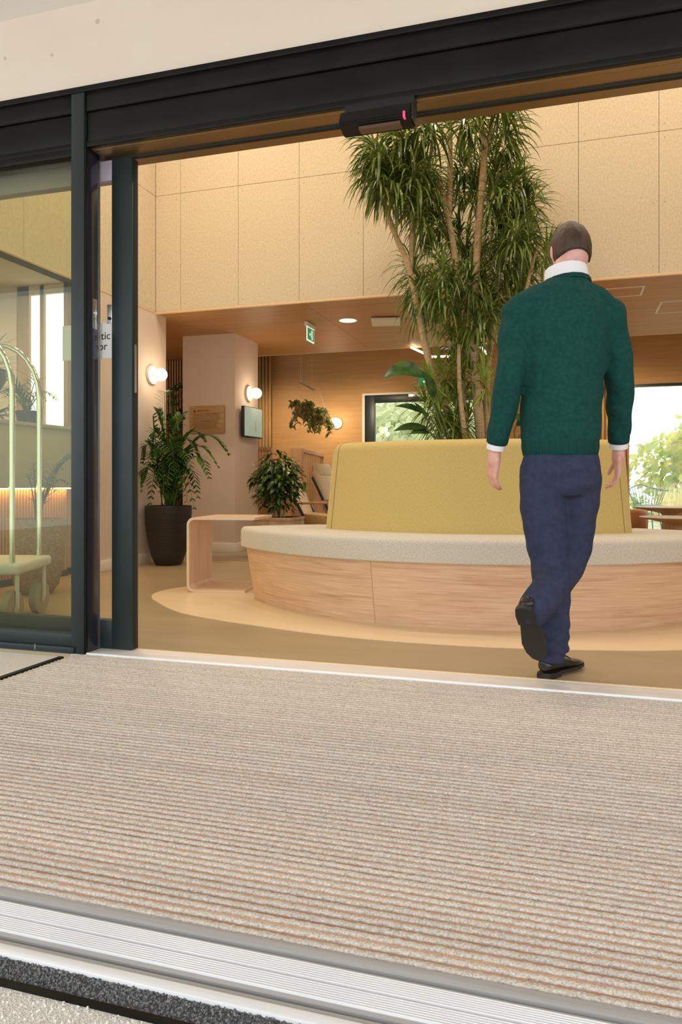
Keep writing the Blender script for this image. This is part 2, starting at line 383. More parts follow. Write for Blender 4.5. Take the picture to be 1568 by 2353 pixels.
M_dslat = nmat('desk_oak_slat', (0.46, 0.26, 0.115), (0.56, 0.34, 0.165), (20, 20, 2), 1, 4, 0.6)
M_cart = mat('trolley_deck', (0.62, 0.60, 0.56), 0.5)
M_wheel = mat('grey_rubber_wheel', (0.33, 0.27, 0.18), 0.6)
M_cush = weave('cream_upholstery', (0.64, 0.52, 0.36), (0.76, 0.64, 0.46), 120, coord='Object')
M_ochre = weave('ochre_upholstery', (0.46, 0.28, 0.09), (0.56, 0.36, 0.14), 120, coord='Object')
M_chairw = nmat('chair_arm_oak', (0.36, 0.21, 0.09), (0.44, 0.27, 0.13), (3, 30, 30), 1, 3, 0.5)
M_blackm = mat('black_powder_metal', (0.015, 0.014, 0.013), 0.45)
M_tan = mat('tan_leather', (0.42, 0.16, 0.06), 0.5)
M_table = nmat('coffee_table_oak', (0.42, 0.26, 0.11), (0.50, 0.32, 0.15), (3, 30, 30), 1, 3, 0.5)
M_teal = mat('teal_garden_metal', (0.10, 0.24, 0.24), 0.5)
M_sweater = nmat('bottle_green_knit', (0.006, 0.048, 0.041), (0.011, 0.066, 0.056), (1, 1, 1), 60, 3, 0.92, 0.35, 220, spec=0.15)
M_rib = nmat('green_rib_knit', (0.006, 0.042, 0.036), (0.009, 0.057, 0.048), (120, 120, 1), 1, 2, 0.92, 0.4, spec=0.15)
M_trouser = nmat('navy_trouser_cloth', (0.030, 0.037, 0.072), (0.040, 0.049, 0.090), (1, 1, 1), 40, 3, 0.9, 0.2, 300, spec=0.15)
M_skin = nmat('skin', (0.64, 0.33, 0.26), (0.70, 0.38, 0.31), (1, 1, 1), 30, 3, 0.5)
M_hair = nmat('dark_brown_hair', (0.030, 0.014, 0.007), (0.070, 0.034, 0.017), (60, 60, 14), 1, 4, 0.55, 0.6)
M_shirt = mat('white_shirt', (0.80, 0.78, 0.80), 0.8)
M_leather = nmat('black_shoe_leather', (0.008, 0.008, 0.009), (0.014, 0.013, 0.013), (1, 1, 1), 30, 3, 0.25)
M_sole = mat('shoe_sole', (0.012, 0.011, 0.010), 0.6)
M_eye = mat('eye_white', (0.8, 0.78, 0.75), 0.2)

FY = 2.889          # facade plane
FB = 6.52           # fascia of the upper wall
SZ = 2.482          # soffit height
LX = -3.94          # left wall
BW = 11.0           # back wall

# ================================================================== SETTING
# ---- ground and floors
def struct(name, bm, m, parent=None, **k):
    return obj(name, bm, m, parent, kind='structure' if parent is None else None, **k)

floor = struct('floor', bx(-8.5, 5.0, 3.044, 11.12, -0.12, 0.0), M_floor)
# cream inlay under the bench
pl = [(-2.667, 4.376), (-2.209, 3.961), (-1.6, 3.725), (-1.063, 3.59), (-0.535, 3.56), (-0.13, 3.60), (0.183, 3.67), (0.511, 3.783), (1.15, 4.15), (1.62, 4.75),
      (1.7, 5.4), (1.3, 6.0), (0.5, 6.35), (-0.64, 6.45), (-1.7, 6.1), (-2.2, 5.62), (-2.5, 5.36), (-2.69, 5.16), (-2.81, 4.82), (-2.79, 4.58)]
cl = crom([pl[-1]] and [(x, y, 0) for x, y in pl + pl[:1]], 6)[:-1]
obj('floor_inlay', prism(B(), [(p.x, p.y, -0.01) for p in cl], (0, 0, 0.0125)), M_inlay, floor, label='cream curved floor inlay under the round bench')
pave = struct('pavement', bx(-9, -2.172, -6, 2.815, -0.15, 0.0), M_resin)
pave2 = struct('pavement', bx(-2.172, 6, -6, 0.945, -0.15, -0.003), M_resin)
pave3 = struct('pavement', bx(3.2, 6, 0.945, 2.889, -0.15, 0.0), M_resin)
# pale stones scattered over the near paving: real pebbles where they are largest
def stones(n, x0, x1, y0, y1, z, s0, s1, seed):
    r = random.Random(seed); bm = B()
    for i in range(n):
        x = r.uniform(x0, x1); y = r.uniform(y0, y1); s = r.uniform(s0, s1)
        vs = []
        for k in range(5):
            a = 2 * math.pi * (k + r.random() * 0.5) / 5; q = s * r.uniform(0.6, 1.1)
            vs.append(bm.verts.new((x + math.cos(a) * q, y + math.sin(a) * q, z - 0.001)))
        tp = [bm.verts.new((v.co.x * 0.55 + x * 0.45 + r.uniform(-.2, .2) * s, v.co.y * 0.55 + y * 0.45, z + s * r.uniform(0.5, 1.0))) for v in vs[::2]]
        a, b, c = tp
        bm.faces.new((a, b, c))
        for q in ((vs[0], vs[1], a), (vs[1], b, a), (vs[1], vs[2], b), (vs[2], vs[3], b), (vs[3], c, b), (vs[3], vs[4], c), (vs[4], vs[0], c), (vs[0], a, c)):
            bm.faces.new(q)
    return bm
obj('pebbles', stones(5200, -1.25, 0.25, 0.80, 0.944, -0.003, 0.0018, 0.0036, 3), M_palestone, pave2, smooth=0, kind='stuff')
bed = struct('gravel_bed', bx(-3.2, 3.2, 0.955, 1.008, -0.15, -0.006), M_bitumen)
obj('gravel', stones(7000, -1.25, 0.15, 0.955, 1.008, -0.006, 0.0018, 0.0042, 5), M_darkstone, bed, smooth=0, kind='stuff')
struct('trim_1', bx(-3.2, 3.2, 0.945, 0.955, -0.05, 0.003), M_black)          # black edging between gravel and paving
struct('trim_2', bx(-2.182, -2.158, 1.149, 2.80, -0.05, 0.006), M_black)      # black edging along the mat
thr = struct('trim_3', bx(-2.20, 3.2, 2.905, 3.044, -0.05, 0.002), M_thr)     # door threshold
obj('bar', bx(-2.11, 3.2, 2.886, 2.903, -0.03, 0.007, 0.003), M_aluw, thr)
obj('groove', bx(-2.11, 3.2, 2.903, 2.909, -0.03, 0.0025), M_slot, thr)
obj('edge', bx(-2.2, 3.2, 3.036, 3.05, -0.03, 0.004, 0.0015), M_trim, thr)

# ---- facade
wf = struct('wall_front', bx(-8, 5, FY + 0.004, 3.10, 2.584, 5.4), M_render)
for (x, z, q) in [(-2.048, 2.883, 0.012), (-2.295, 2.772, 0.008), (-2.56, 2.80, 0.008)]:
    obj('mark', disc(B(), (x, FY + 0.0045, z), (0, -1, 0), q, 0.0008, 14), M_mark, wf)
struct('wall_front_left', bx(-8, -5.6, FY + 0.004, 3.10, 0, 2.584), M_render)
struct('wall_front_right', bx(2.6, 5, FY + 0.004, 3.10, 0, 2.584), M_render)
porch = struct('ceiling_porch', bx(-8, 6, -1.2, FY + 0.004, 2.98, 3.15), M_porch)

# header beam over the doors (one continuous box), with its front covers
d1 = empty('door_1', (-2.11, FY, 0), kind='structure')
obj('header', bx(-5.6, 2.6, FY + 0.02, 3.13, 2.322, 2.58), M_black, d1)
obj('header_cap', bx(-5.6, 2.6, FY - 0.012, FY + 0.03, 2.566, 2.592, 0.002), M_black, d1)
for (a, b) in ((-5.6, -2.182), (-2.105, 2.6)):
    obj('cover', bx(a, b, FY, FY + 0.03, 2.487, 2.566, 0.0015), M_black, d1)
    obj('cover', bx(a + 0.004, b, FY + 0.006, FY + 0.03, 2.345, 2.475, 0.0015), M_black, d1)
    obj('bead', bx(a, b, FY - 0.002, FY + 0.02, 2.480, 2.486, 0.0015), M_black, d1)
    obj('cover_lip', bx(a, b, FY + 0.0, FY + 0.022, 2.318, 2.342, 0.002), M_black, d1)
for (y0, y1, zz) in ((2.925, 2.932, 2.314), (2.944, 2.949, 2.315)):
    obj('bead', bx(-2.10, 2.6, y0, y1, zz, 2.324), M_warmrefl, d1)
obj('soffit_plate', bx(-2.10, 2.6, 2.915, 3.022, 2.3165, 2.3235), M_warmrefl, d1)
obj('soffit_plate', bx(-2.10, 2.6, 3.058, 3.131, 2.3165, 2.324), M_warmrefl, d1)
obj('track', bx(-2.10, 2.6, 3.028, 3.058, 2.312, 2.324), M_slot, d1)
obj('track_lip', bx(-2.10, 2.6, 3.022, 3.029, 2.310, 2.324), M_frame, d1)
obj('mullion', bx(-2.180, -2.112, FY - 0.008, FY + 0.02, 0.0, 2.566, 0.0015), M_frame, d1)
obj('jamb', bx(-2.178, -2.111, FY + 0.02, 3.000, 0.0, 2.322, 0.001), M_jamb, d1)
obj('jamb_lip', bx(-2.119, -2.104, FY - 0.004, FY + 0.012, 0.0, 2.322, 0.001), M_black, d1)
obj('jamb_edge', bx(-2.116, -2.108, 2.995, 3.001, 0.0, 2.30), M_steel, d1)
sp = obj('strike_plate', bx(-2.1125, -2.109, 2.945, 2.977, 1.500, 1.640, 0.001), M_steel, d1, label='satin steel strike plate on the jamb')
obj('bolt', disc(B(), (-2.109, 2.961, 1.575), (1, 0, 0), 0.009, 0.004, 16), M_chrome, sp)
obj('post', bx(2.10, 2.17, FY - 0.008, 3.0, 0, 2.566, 0.002), M_frame, d1)

# fixed glazing left of the doors
w1 = empty('window_1', (-3.9, FY, 0), kind='structure')
obj('bottom_rail', bx(-5.6, -2.181, FY - 0.004, FY + 0.05, 0.030, 0.088, 0.002), M_frame, w1)
obj('sill', bx(-5.6, -2.16, FY - 0.018, FY + 0.06, 0.0, 0.030, 0.002), M_frame, w1)
obj('top_rail', bx(-5.6, -2.181, FY + 0.0, FY + 0.05, 2.285, 2.322, 0.002), M_black, w1)
obj('stile', bx(-2.19, -2.176, FY + 0.004, FY + 0.05, 0.088, 2.322, 0.001), M_black, w1)
obj('stile', bx(-4.30, -4.23, FY - 0.004, FY + 0.05, 0.0, 2.322, 0.002), M_frame, w1)
obj('stile', bx(-5.60, -5.53, FY - 0.004, FY + 0.05, 0.0, 2.322, 0.002), M_frame, w1)
obj('pane', bx(-4.24, -2.178, FY + 0.022, FY + 0.030, 0.08, 2.30), M_glassg, w1, smooth=0)
obj('pane', bx(-5.54, -4.29, FY + 0.022, FY + 0.030, 0.08, 2.30), M_glassg, w1, smooth=0)
obj('drain_pin', bx(-2.372, -2.368, FY - 0.020, FY - 0.017, 0.008, 0.034), M_steel, w1)

# sliding glass leaf behind the jamb
d2 = empty('door_2', (-2.5, 3.03, 0), kind='structure')
obj('stile', bx(-2.050, -1.941, 3.006, 3.058, 0.004, 2.30, 0.002), M_frame, d2)
obj('stile', bx(-3.95, -3.85, 3.006, 3.058, 0.004, 2.30, 0.002), M_frame, d2)
obj('bottom_rail', bx(-3.85, -2.050, 3.006, 3.058, 0.004, 0.135, 0.002), M_frame, d2)
obj('top_rail', bx(-3.85, -2.050, 3.006, 3.058, 2.205, 2.30, 0.002), M_rail2, d2)
obj('gasket', bx(-1.9412, -1.9385, 3.02, 3.044, 0.01, 2.29), M_rubber, d2)
obj('pane', bx(-3.86, -2.046, 3.026, 3.034, 0.125, 2.215), M_glass, d2, smooth=0)
obj('bead', bx(-2.054, -2.046, 3.012, 3.05, 0.135, 2.205), M_steel, d2)
obj('keep_plate', bx(-1.9385, -1.936, 3.022, 3.038, 1.205, 1.43), M_steel, d2, label='steel keep plate on the leaf edge')
lk = obj('lock_plate', bx(-2.085, -2.056, 3.017, 3.024, 1.535, 1.625, 0.001), M_steel, d2, label='satin lock plate on the leaf')
obj('thumb_turn', disc(B(), (-2.068, 3.017, 1.558), (0, -1, 0), 0.008, 0.008, 14), M_blackm, lk)

# automatic door sign on the leaf's glass
def text_obj(name, body, size, mtx, m, parent, align='LEFT', extr=0.0004):
    cu = bpy.data.curves.new(name, 'FONT'); cu.body = body; cu.size = size; cu.extrude = extr; cu.align_x = align; cu.space_line = 0.95
    t = bpy.data.objects.new(name, cu); COL.objects.link(t)
    dg = bpy.context.evaluated_depsgraph_get(); me = bpy.data.meshes.new_from_object(t.evaluated_get(dg))
    bpy.data.objects.remove(t)
    me.transform(mtx); me.materials.clear(); me.materials.append(m)
    return link(name, me, parent)
FACE = Matrix.Rotation(R(90), 4, 'X')     # text in XZ plane, read from -Y
sg = empty('notice_sign', (-2.2, 3.023, 1.37), label='white notice lettered Automatic Door on the sliding leaf glass', cat='sign')
obj('board', bx(-2.335, -2.047, 3.020, 3.025, 1.372, 1.540), M_paper, sg)
text_obj('lettering', 'Automatic\n      Door', 0.052, Matrix.Translation((-2.287, 3.0195, 1.462)) @ FACE, M_ink, sg)

# presence sensor under the header
se = empty('door_sensor', (-0.73, 2.86, 2.20), label='black motion sensor box with a red light under the door header', cat='sensor')
prof = [(2.824, 2.222), (2.832, 2.210), (2.905, 2.196), (2.915, 2.202), (2.915, 2.276), (2.868, 2.276), (2.844, 2.270)]
bm = prism(B(), [(-0.878, y, z) for y, z in prof], (0.296, 0, 0)); bmesh.ops.bevel(bm, geom=[e for e in bm.edges], offset=0.005, segments=2, affect='EDGES')
obj('housing', bm, M_black, se)
obj('bracket', bx(-0.872, -0.583, 2.888, 2.945, 2.268, 2.320, 0.002), M_slot, se)
obj('indicator', bx(-0.615, -0.607, 2.821, 2.845, 2.206, 2.230, 0.001), M_redled, se, label='small red indicator light')
obj('lens', bx(-0.80, -0.63, 2.845, 2.89, 2.1935, 2.206), M_sensorw, se)
obj('end_cap', bx(-0.584, -0.579, 2.836, 2.914, 2.204, 2.272, 0.002), M_blackm, se)

# ---- lobby shell
wl = struct('wall_left', bx(LX - 0.16, LX, 5.45, 6.72, 0, SZ), M_paint)
obj('skirting', bx(LX, LX + 0.014, 5.45, 6.72, 0, 0.10, 0.003), M_skirt, wl)
obj('skirting', bx(LX - 0.16, LX + 0.014, 6.72, 6.734, 0, 0.10, 0.003), M_skirt, wl)
# upper fascia: fibre boards, each its own panel, joints recessed
wb = struct('wall_upper', bx(LX - 0.16, 5.0, FB + 0.02, FB + 0.16, SZ + 0.005, 5.3), M_backing)
xs = [-3.94, -3.662] + [-3.662 + 0.6243 * i for i in range(1, 14)]
for a, b in zip(xs, xs[1:]):
    for z0, z1 in ((SZ + 0.012, 3.647), (3.647, 4.81), (4.81, 5.3)):
        obj('panel', bx(a + 0.0016, b - 0.0016, FB, FB + 0.022, z0 + 0.0016, z1 - 0.0016, 0.0012, 1), M_board, wb)
bm = B()
for a, b in zip(xs, xs[1:]):
    for z0, z1 in ((SZ + 0.012, 3.647), (3.647, 4.81)):
        for x in ((a + 0.045, b - 0.045)):
            for z in (z0 + 0.06, z1 - 0.055, (z0 + z1) / 2):
                tube(bm, [(x, FB - 0.0008, z), (x, FB + 0.002, z)], 0.0048, 8)
obj('screws', bm, M_screw, wb, kind='stuff')
wr = struct('wall_upper_left', bx(LX - 0.16, LX - 0.02, 2.95, FB + 0.02, SZ + 0.005, 5.3), M_backing)
ys = [2.95] + [FB - 0.6243 * i for i in range(5, -1, -1)]
for a, b in zip(ys, ys[1:]):
    for z0, z1 in ((SZ + 0.012, 3.647), (3.647, 4.81), (4.81, 5.3)):
        obj('panel', bx(LX - 0.022, LX, a + 0.0016, b - 0.0016, z0 + 0.0016, z1 - 0.0016, 0.0012, 1), M_board, wr)
struct('trim_4', bx(LX - 0.02, 5.0, FB - 0.004, FB + 0.022, SZ - 0.012, SZ + 0.012, 0.002), M_trim)
struct('trim_5', bx(LX - 0.02, LX + 0.004, 2.95, FB - 0.004, SZ - 0.006, SZ + 0.012, 0.002), M_trim)
struct('ceiling_lobby', bx(LX - 0.2, 5.2, 2.95, FB + 0.2, 5.3, 5.45), M_ceil)
struct('wall_right', bx(4.9, 5.1, 2.95, 11.2, 0, 5.4), M_paint)
# soffit behind the fascia: veneer boards with fine joints
cs = struct('ceiling_soffit', bx(-6.2, 5.0, FB + 0.03, 9.10, SZ + 0.02, SZ + 0.30), M_backing)
sx = [-6.2, -4.87, -3.63, -2.39, -1.15, 0.09, 1.33, 2.57, 3.81, 5.0]
for a, b in zip(sx, sx[1:]):
    obj('board', bx(a + 0.0015, b - 0.0015, FB + 0.022, 9.12, SZ, SZ + 0.02, 0.001, 1), M_veneer, cs)
struct('trim_6', bx(-6.2, 5.0, 9.115, 9.135, SZ - 0.004, SZ + 0.05, 0.002), M_trim)
struct('ceiling_lounge', bx(-6.2, 5.0, 9.10, 11.1, 3.05, 3.2), M_ceil)
struct('ceiling_recess', bx(-8.2, LX - 0.16, 2.95, 5.45, SZ + 0.02, 2.6), M_ceil)
# column
cm = struct('column', bx(-4.267, -3.605, 7.65, 8.30, 0, SZ), M_paint)
obj('skirting', bx(-4.28, -3.592, 7.637, 8.31, 0, 0.105, 0.003), M_skirt, cm)
struct('trim_7', bx(-5.6, -2.6, 6.68, 6.70, -0.01, 0.003), M_trim)
# corridor wall with dark slats
wc = struct('wall_corridor', bx(-6.2, -4.3, 9.09, 9.25, 0, SZ), M_backing)
sl = bpy.data.meshes.new('slat'); t = bx(-0.012, 0.012, -0.018, 0.0, 0, SZ - 0.01, 0.002, 1); t.to_mesh(sl); t.free(); sl.materials.append(M_darkslat)
for i in range(46):
    o = link('slat', sl, wc, local=True); o.location = (-6.1 + i * 0.040, 9.09, 0.005)
struct('wall_corridor_left', bx(-6.3, -6.2, 6.6, 11.1, 0, SZ), M_paint)
struct('wall_corridor_near', bx(-6.2, LX - 0.16, 6.60, 6.72, 0, SZ), M_paint)
# back wall with two windows
bw = empty('wall_back', (0, BW, 0), kind='structure')
obj('wall_panel', bx(-6.2, -3.034, BW, BW + 0.12, 0, 3.05), M_wallwood, bw)
obj('wall_panel', bx(-3.034, -1.18, BW, BW + 0.12, 2.165, 3.05), M_wallwood, bw)
obj('wall_panel', bx(-1.18, 0.66, BW, BW + 0.12, 0, 3.05), M_wallwood, bw)
obj('wall_panel', bx(0.66, 4.9, BW, BW + 0.12, 2.150, 3.05), M_wallwood, bw)
w2 = empty('window_2', (-2.1, BW, 0), kind='structure')
for a in (bx(-3.034, -2.995, BW - 0.006, BW + 0.1, 0, 2.165), bx(-1.21, -1.18, BW - 0.006, BW + 0.1, 0, 2.165), bx(-2.995, -1.21, BW - 0.006, BW + 0.1, 2.135, 2.165)):
    obj('reveal', a, M_skirt, w2)
for a in (bx(-2.995, -2.84, BW + 0.02, BW + 0.09, 0, 2.135, 0.004), bx(-1.29, -1.21, BW + 0.02, BW + 0.09, 0, 2.135, 0.004), bx(-2.84, -1.29, BW + 0.02, BW + 0.09, 2.02, 2.135, 0.004),
          bx(-2.84, -1.29, BW + 0.02, BW + 0.09, 0.0, 0.10, 0.004)):
    obj('frame', a, M_frame, w2)
obj('closer', bx(-2.31, -1.95, BW + 0.0, BW + 0.03, 2.085, 2.14, 0.004), M_steel, w2, label='pale door closer box over the window')
obj('pane', bx(-2.85, -1.28, BW + 0.05, BW + 0.056, 0.09, 2.03), M_glass, w2, smooth=0)
w3 = empty('window_3', (2.4, BW, 0), kind='structure')
for a in (bx(0.66, 4.9, BW - 0.004, BW + 0.1, 2.120, 2.155), bx(0.66, 4.9, BW + 0.0, BW + 0.1, 0.0, 0.12)):
    obj('reveal', a, M_frame, w3)
obj('frame', bx(0.66, 0.72, BW + 0.02, BW + 0.09, 0.12, 2.12), M_frame, w3)
obj('frame', bx(2.7, 2.77, BW + 0.02, BW + 0.09, 0.12, 2.12), M_frame, w3)
obj('pane', bx(0.72, 2.7, BW + 0.05, BW + 0.056, 0.12, 2.12), M_glass, w3, smooth=0)
obj('pane', bx(2.77, 4.9, BW + 0.05, BW + 0.056, 0.12, 2.12), M_glass, w3, smooth=0)
# white leaf-shaped marks on the pane, two rows
def leafmark(x, z):
    bm = B()
    for s in (-1, 1):
        pts = [(x, z), (x + s * 0.020, z + 0.004), (x + s * 0.048, z + 0.030), (x + s * 0.034, z + 0.032), (x + s * 0.012, z + 0.020)]
        prism(bm, [(a, BW + 0.0485, b) for a, b in pts], (0, 0.0012, 0))
    return bm
lm = bpy.data.meshes.new('leaf_mark'); t = leafmark(0, 0); t.to_mesh(lm); t.free(); lm.materials.append(M_paper)
for row, z in enumerate((0.725, 1.285)):
    for i in range(14):
        o = link('leaf_mark', lm, w3, local=False); o.location = (0.80 + i * 0.142, 0, z)

# reception recess walls; window and court added, panes glow for the reflected outdoors
struct('wall_recess', bx(-8.2, -4.62, 5.36, 5.46, 0, SZ + 0.02), M_mauve)
struct('wall_recess_left', bx(-8.3, -8.2, 2.95, 5.46, 0, 2.6), M_mauve)
struct('wall_added_court', bx(-8.2, -8.1, 5.46, 6.6, 0, 4.0), M_skirt)
w4 = empty('reflection_window', (-4.35, 5.4, 0), kind='structure')
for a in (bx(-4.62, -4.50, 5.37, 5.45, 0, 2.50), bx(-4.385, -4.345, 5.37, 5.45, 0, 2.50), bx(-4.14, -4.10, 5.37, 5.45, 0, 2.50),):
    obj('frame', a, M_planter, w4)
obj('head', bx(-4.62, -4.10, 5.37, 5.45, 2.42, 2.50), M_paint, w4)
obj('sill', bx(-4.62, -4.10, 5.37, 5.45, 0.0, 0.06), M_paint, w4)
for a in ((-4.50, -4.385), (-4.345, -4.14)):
    obj('pane', bx(a[0], a[1], 5.40, 5.406, 0.06, 2.42), M_reflpane, w4, smooth=0)

# ================================================================== ENTRANCE MAT AND RAMP STRIP
mt = empty('entrance_mat', (0, 2.0, 0), label='large beige ribbed entrance mat set in the ground before the doors', cat='mat')
obj('base', bx(-2.157, 3.1, 1.178, 2.886, -0.03, -0.014), M_rubber, mt)
P_ = 0.0234; N_ = 73
r = random.Random(11)
strips = []
for v in range(12):
    bm = B(); nx = 800; x0, x1 = -2.155, 3.1; prev = None
    for i in range(nx + 1):
        x = x0 + (x1 - x0) * i / nx
        e0 = r.uniform(-0.0016, 0.0016); e1 = r.uniform(-0.0014, 0.0014)
        cur = [bm.verts.new((x, -0.0070 + e0, -0.016)), bm.verts.new((x, -0.0079 + e0, -0.0030 + r.uniform(-.001, .001))), bm.verts.new((x, -0.0055, r.uniform(-0.0012, 0.0012))),
               bm.verts.new((x, 0.0042, r.uniform(-0.0012, 0.0012))), bm.verts.new((x, 0.0075 + e1, -0.0035))]
        if prev:
            for k in range(4): bm.faces.new((prev[k], cur[k], cur[k + 1], prev[k + 1]))
        prev = cur
    me = bpy.data.meshes.new('carpet_strip'); bm.to_mesh(me); bm.free(); me.materials.append(M_carpet); me.shade_smooth(); strips.append(me)
rl = bpy.data.meshes.new('rail'); t = bx(-2.155, 3.1, -0.0042, 0.0010, -0.016, -0.0026, 0.0006, 1); t.to_mesh(rl); t.free(); rl.materials.append(M_rail)
for i in range(N_):
    o = link('carpet_strip', strips[i * 5 % 12], mt, local=True); o.location = (0, 1.190 + i * P_ - 2.0, 0)
    if i < N_ - 1:
        o = link('rail', rl, mt, local=True); o.location = (0, 1.190 + (i + 0.5) * P_ - 2.0, 0)
obj('edge_rail', bx(-2.157, 3.1, 1.153, 1.179, -0.03, -0.001, 0.002), M_alu, mt)
obj('copper_rail', bx(-2.157, 3.1, 1.1785, 1.1822, -0.03, -0.006), M_rail, mt)

rp = empty('ramp_strip', (0, 1.08, 0), label='ribbed aluminium ramp strip between the mat and black gravel', cat='ramp')
obj('plate', bx(-3.2, 3.1, 1.052, 1.144, -0.04, -0.0035), M_alu, rp)
rb = bpy.data.meshes.new('ridge'); t = bx(-3.2, 3.1, -0.0015, 0.0015, -0.006, 0.0008, 0.0005, 1); t.to_mesh(rb); t.free(); rb.materials.append(M_aluw)
for y0 in (1.064, 1.1035):
    for i in range(7):
        o = link('ridge', rb, rp, local=True); o.location = (0, y0 + i * 0.0050 - 1.08, 0)
obj('gap', bx(-3.2, 3.1, 1.144, 1.153, -0.04, -0.012), M_rubber, rp)
obj('gap', bx(-3.2, 3.1, 1.042, 1.052, -0.04, -0.010), M_rubber, rp)
obj('nose', bx(-3.2, 3.1, 1.0085, 1.042, -0.05, -0.001, 0.003), M_alu, rp)
obj('nose_lip', bx(-3.2, 3.1, 1.0075, 1.030, -0.05, 0.002, 0.003), M_aluw, rp)

# ================================================================== CIRCULAR BENCH
CX, CY = -0.64, 5.72
A0, A1 = R(-142), R(-29)
bn = empty('curved_bench', (CX, CY - 1.6, 0), label='curved oak bench with grey linen seat and mustard backrest', cat='bench')
AJ = R(-102.6)
bprof = [(1.755, 0.0), (1.77, 0.0), (1.83, 0.358), (1.80, 0.358)]
obj('base_panel', sector(B(), bprof, CX, CY, A0, AJ - 0.0006, 40, uvr=1.8), M_oak, bn)
obj('base_panel', sector(B(), bprof, CX, CY, AJ + 0.0006, A1, 60, uvr=1.8), M_oak2, bn)
obj('base_core', sector(B(), [(1.1, 0.0), (1.75, 0.0), (1.80, 0.355), (1.1, 0.355)], CX, CY, A0 + 0.004, A1 - 0.004, 60), M_oakline, bn)
# cushion profile, rounded edges
def rprof(r0, r1, z0, z1, rt, rb):
    p = []
    for (cx, cz, a, rr) in ((r1 - rb, z0 + rb, -90, rb), (r1 - rt, z1 - rt, 0, rt), (r0 + rt, z1 - rt, 90, rt), (r0 + rb, z0 + rb, 180, rb)):
        for k in range(6): p.append((cx + rr * math.cos(R(a + 18 * k)), cz + rr * math.sin(R(a + 18 * k))))
    return p
obj('seat_cushion', sector(B(), rprof(1.18, 1.868, 0.358, 0.492, 0.034, 0.010), CX, CY, A0 - 0.022, A1 + 0.022, 90, 0.028, (1.55, 0.40)), M_linen, bn)
sm = tube(B(), [(CX + q * math.cos(A0 + 0.012), CY + q * math.sin(A0 + 0.012), z) for q, z in ((1.866, 0.365), (1.871, 0.42), (1.866, 0.465), (1.845, 0.489), (1.7, 0.4935), (1.3, 0.4935))], 0.0022, 6)
obj('seat_piping', sm, M_linen, bn)
# backrest: leaning slab with a rounded top
def lean(prof, zb, k): return [(q - (z - zb) * k, z) for q, z in prof]
bp = lean(rprof(1.33, 1.492, 0.470, 1.040, 0.055, 0.010), 0.47, 0.125)
BA0, BA1 = R(-125.8), R(-46.6)
obj('backrest', sector(B(), bp, CX, CY, BA0, BA1, 90, 0.045, (1.37, 0.47), uvr=1.45), M_yellow, bn)
for a in (BA0 + 0.062, BA1 - 0.062):
    pts = [(CX + (q + 0.0005) * math.cos(a), CY + (q + 0.0005) * math.sin(a), z) for q, z in bp[5:16]]
    obj('seam', tube(B(), pts, 0.0022, 6), M_seam, bn)

# ================================================================== PLANTING HELPERS
def blade(bm, p0, d, L, w, droop, seg=5, twist=0.0, fold=0.0, tipw=0.1, widest=0.35):
    """strap leaf: starts at p0 along d, bends to gravity"""
    p = Vector(p0); d = Vector(d).normalized(); prev = None
    side = d.cross(Vector((0, 0, 1)))
    if side.length < 1e-3: side = Vector((1, 0, 0))
    side.normalize()
    if twist: side = (Matrix.Rotation(twist, 3, d) @ side).normalized()
    st = L / seg
    for i in range(seg + 1):
        t = i / seg
        ww = w * (math.sin(math.pi * min(1, (t / widest) * 0.5)) if t < widest else max(tipw if t < 1 else 0.02, math.cos(math.pi / 2 * (t - widest) / (1 - widest)) ** 0.8))
        ww = max(ww, w * 0.06) * 0.5
        nrm = side.cross(d).normalized()
        if fold:
            cur = [bm.verts.new(p - side * ww + nrm * fold * ww), bm.verts.new(p), bm.verts.new(p + side * ww + nrm * fold * ww)]
        else: cur = [bm.verts.new(p - side * ww), bm.verts.new(p + side * ww)]
        if prev:
            for k in range(len(cur) - 1): bm.faces.new((prev[k], prev[k + 1], cur[k + 1], cur[k]))
        prev = cur
        p = p + d * st
        d = (d + Vector((0, 0, -droop * st))).normalized()
        side = (side - d * side.dot(d)).normalized()
    return bm

def rosette(bm, c, axis, n, L, w, droop, r, spread=1.0):
    axis = Vector(axis).normalized()
    a = axis.orthogonal().normalized(); b = axis.cross(a)
    for i in range(n):
        az = i * 2.39996 + r.uniform(-0.3, 0.3); f = (i + 0.5) / n
        el = R(85) - f * R(115) * spread + r.uniform(-0.15, 0.15)
        d = axis * math.sin(el) + (a * math.cos(az) + b * math.sin(az)) * math.cos(el)
        p = Vector(c) - axis * (f * 0.10)
        blade(bm, p, d, L * r.uniform(0.7, 1.12), w * r.uniform(0.8, 1.15), droop * r.uniform(0.7, 1.3), 5)
    return bm

def ghost(pts): return [Vector(p) for p in pts]

# view-plane frame used only to write down the tree's many twig positions: s metres to the side of the trunk base, h height, q metres back
SX, SY = 0.956, 0.2935
def tp(s, h, q=0.0): return (CX + s * SX - q * SY, CY + s * SY + q * SX, h)

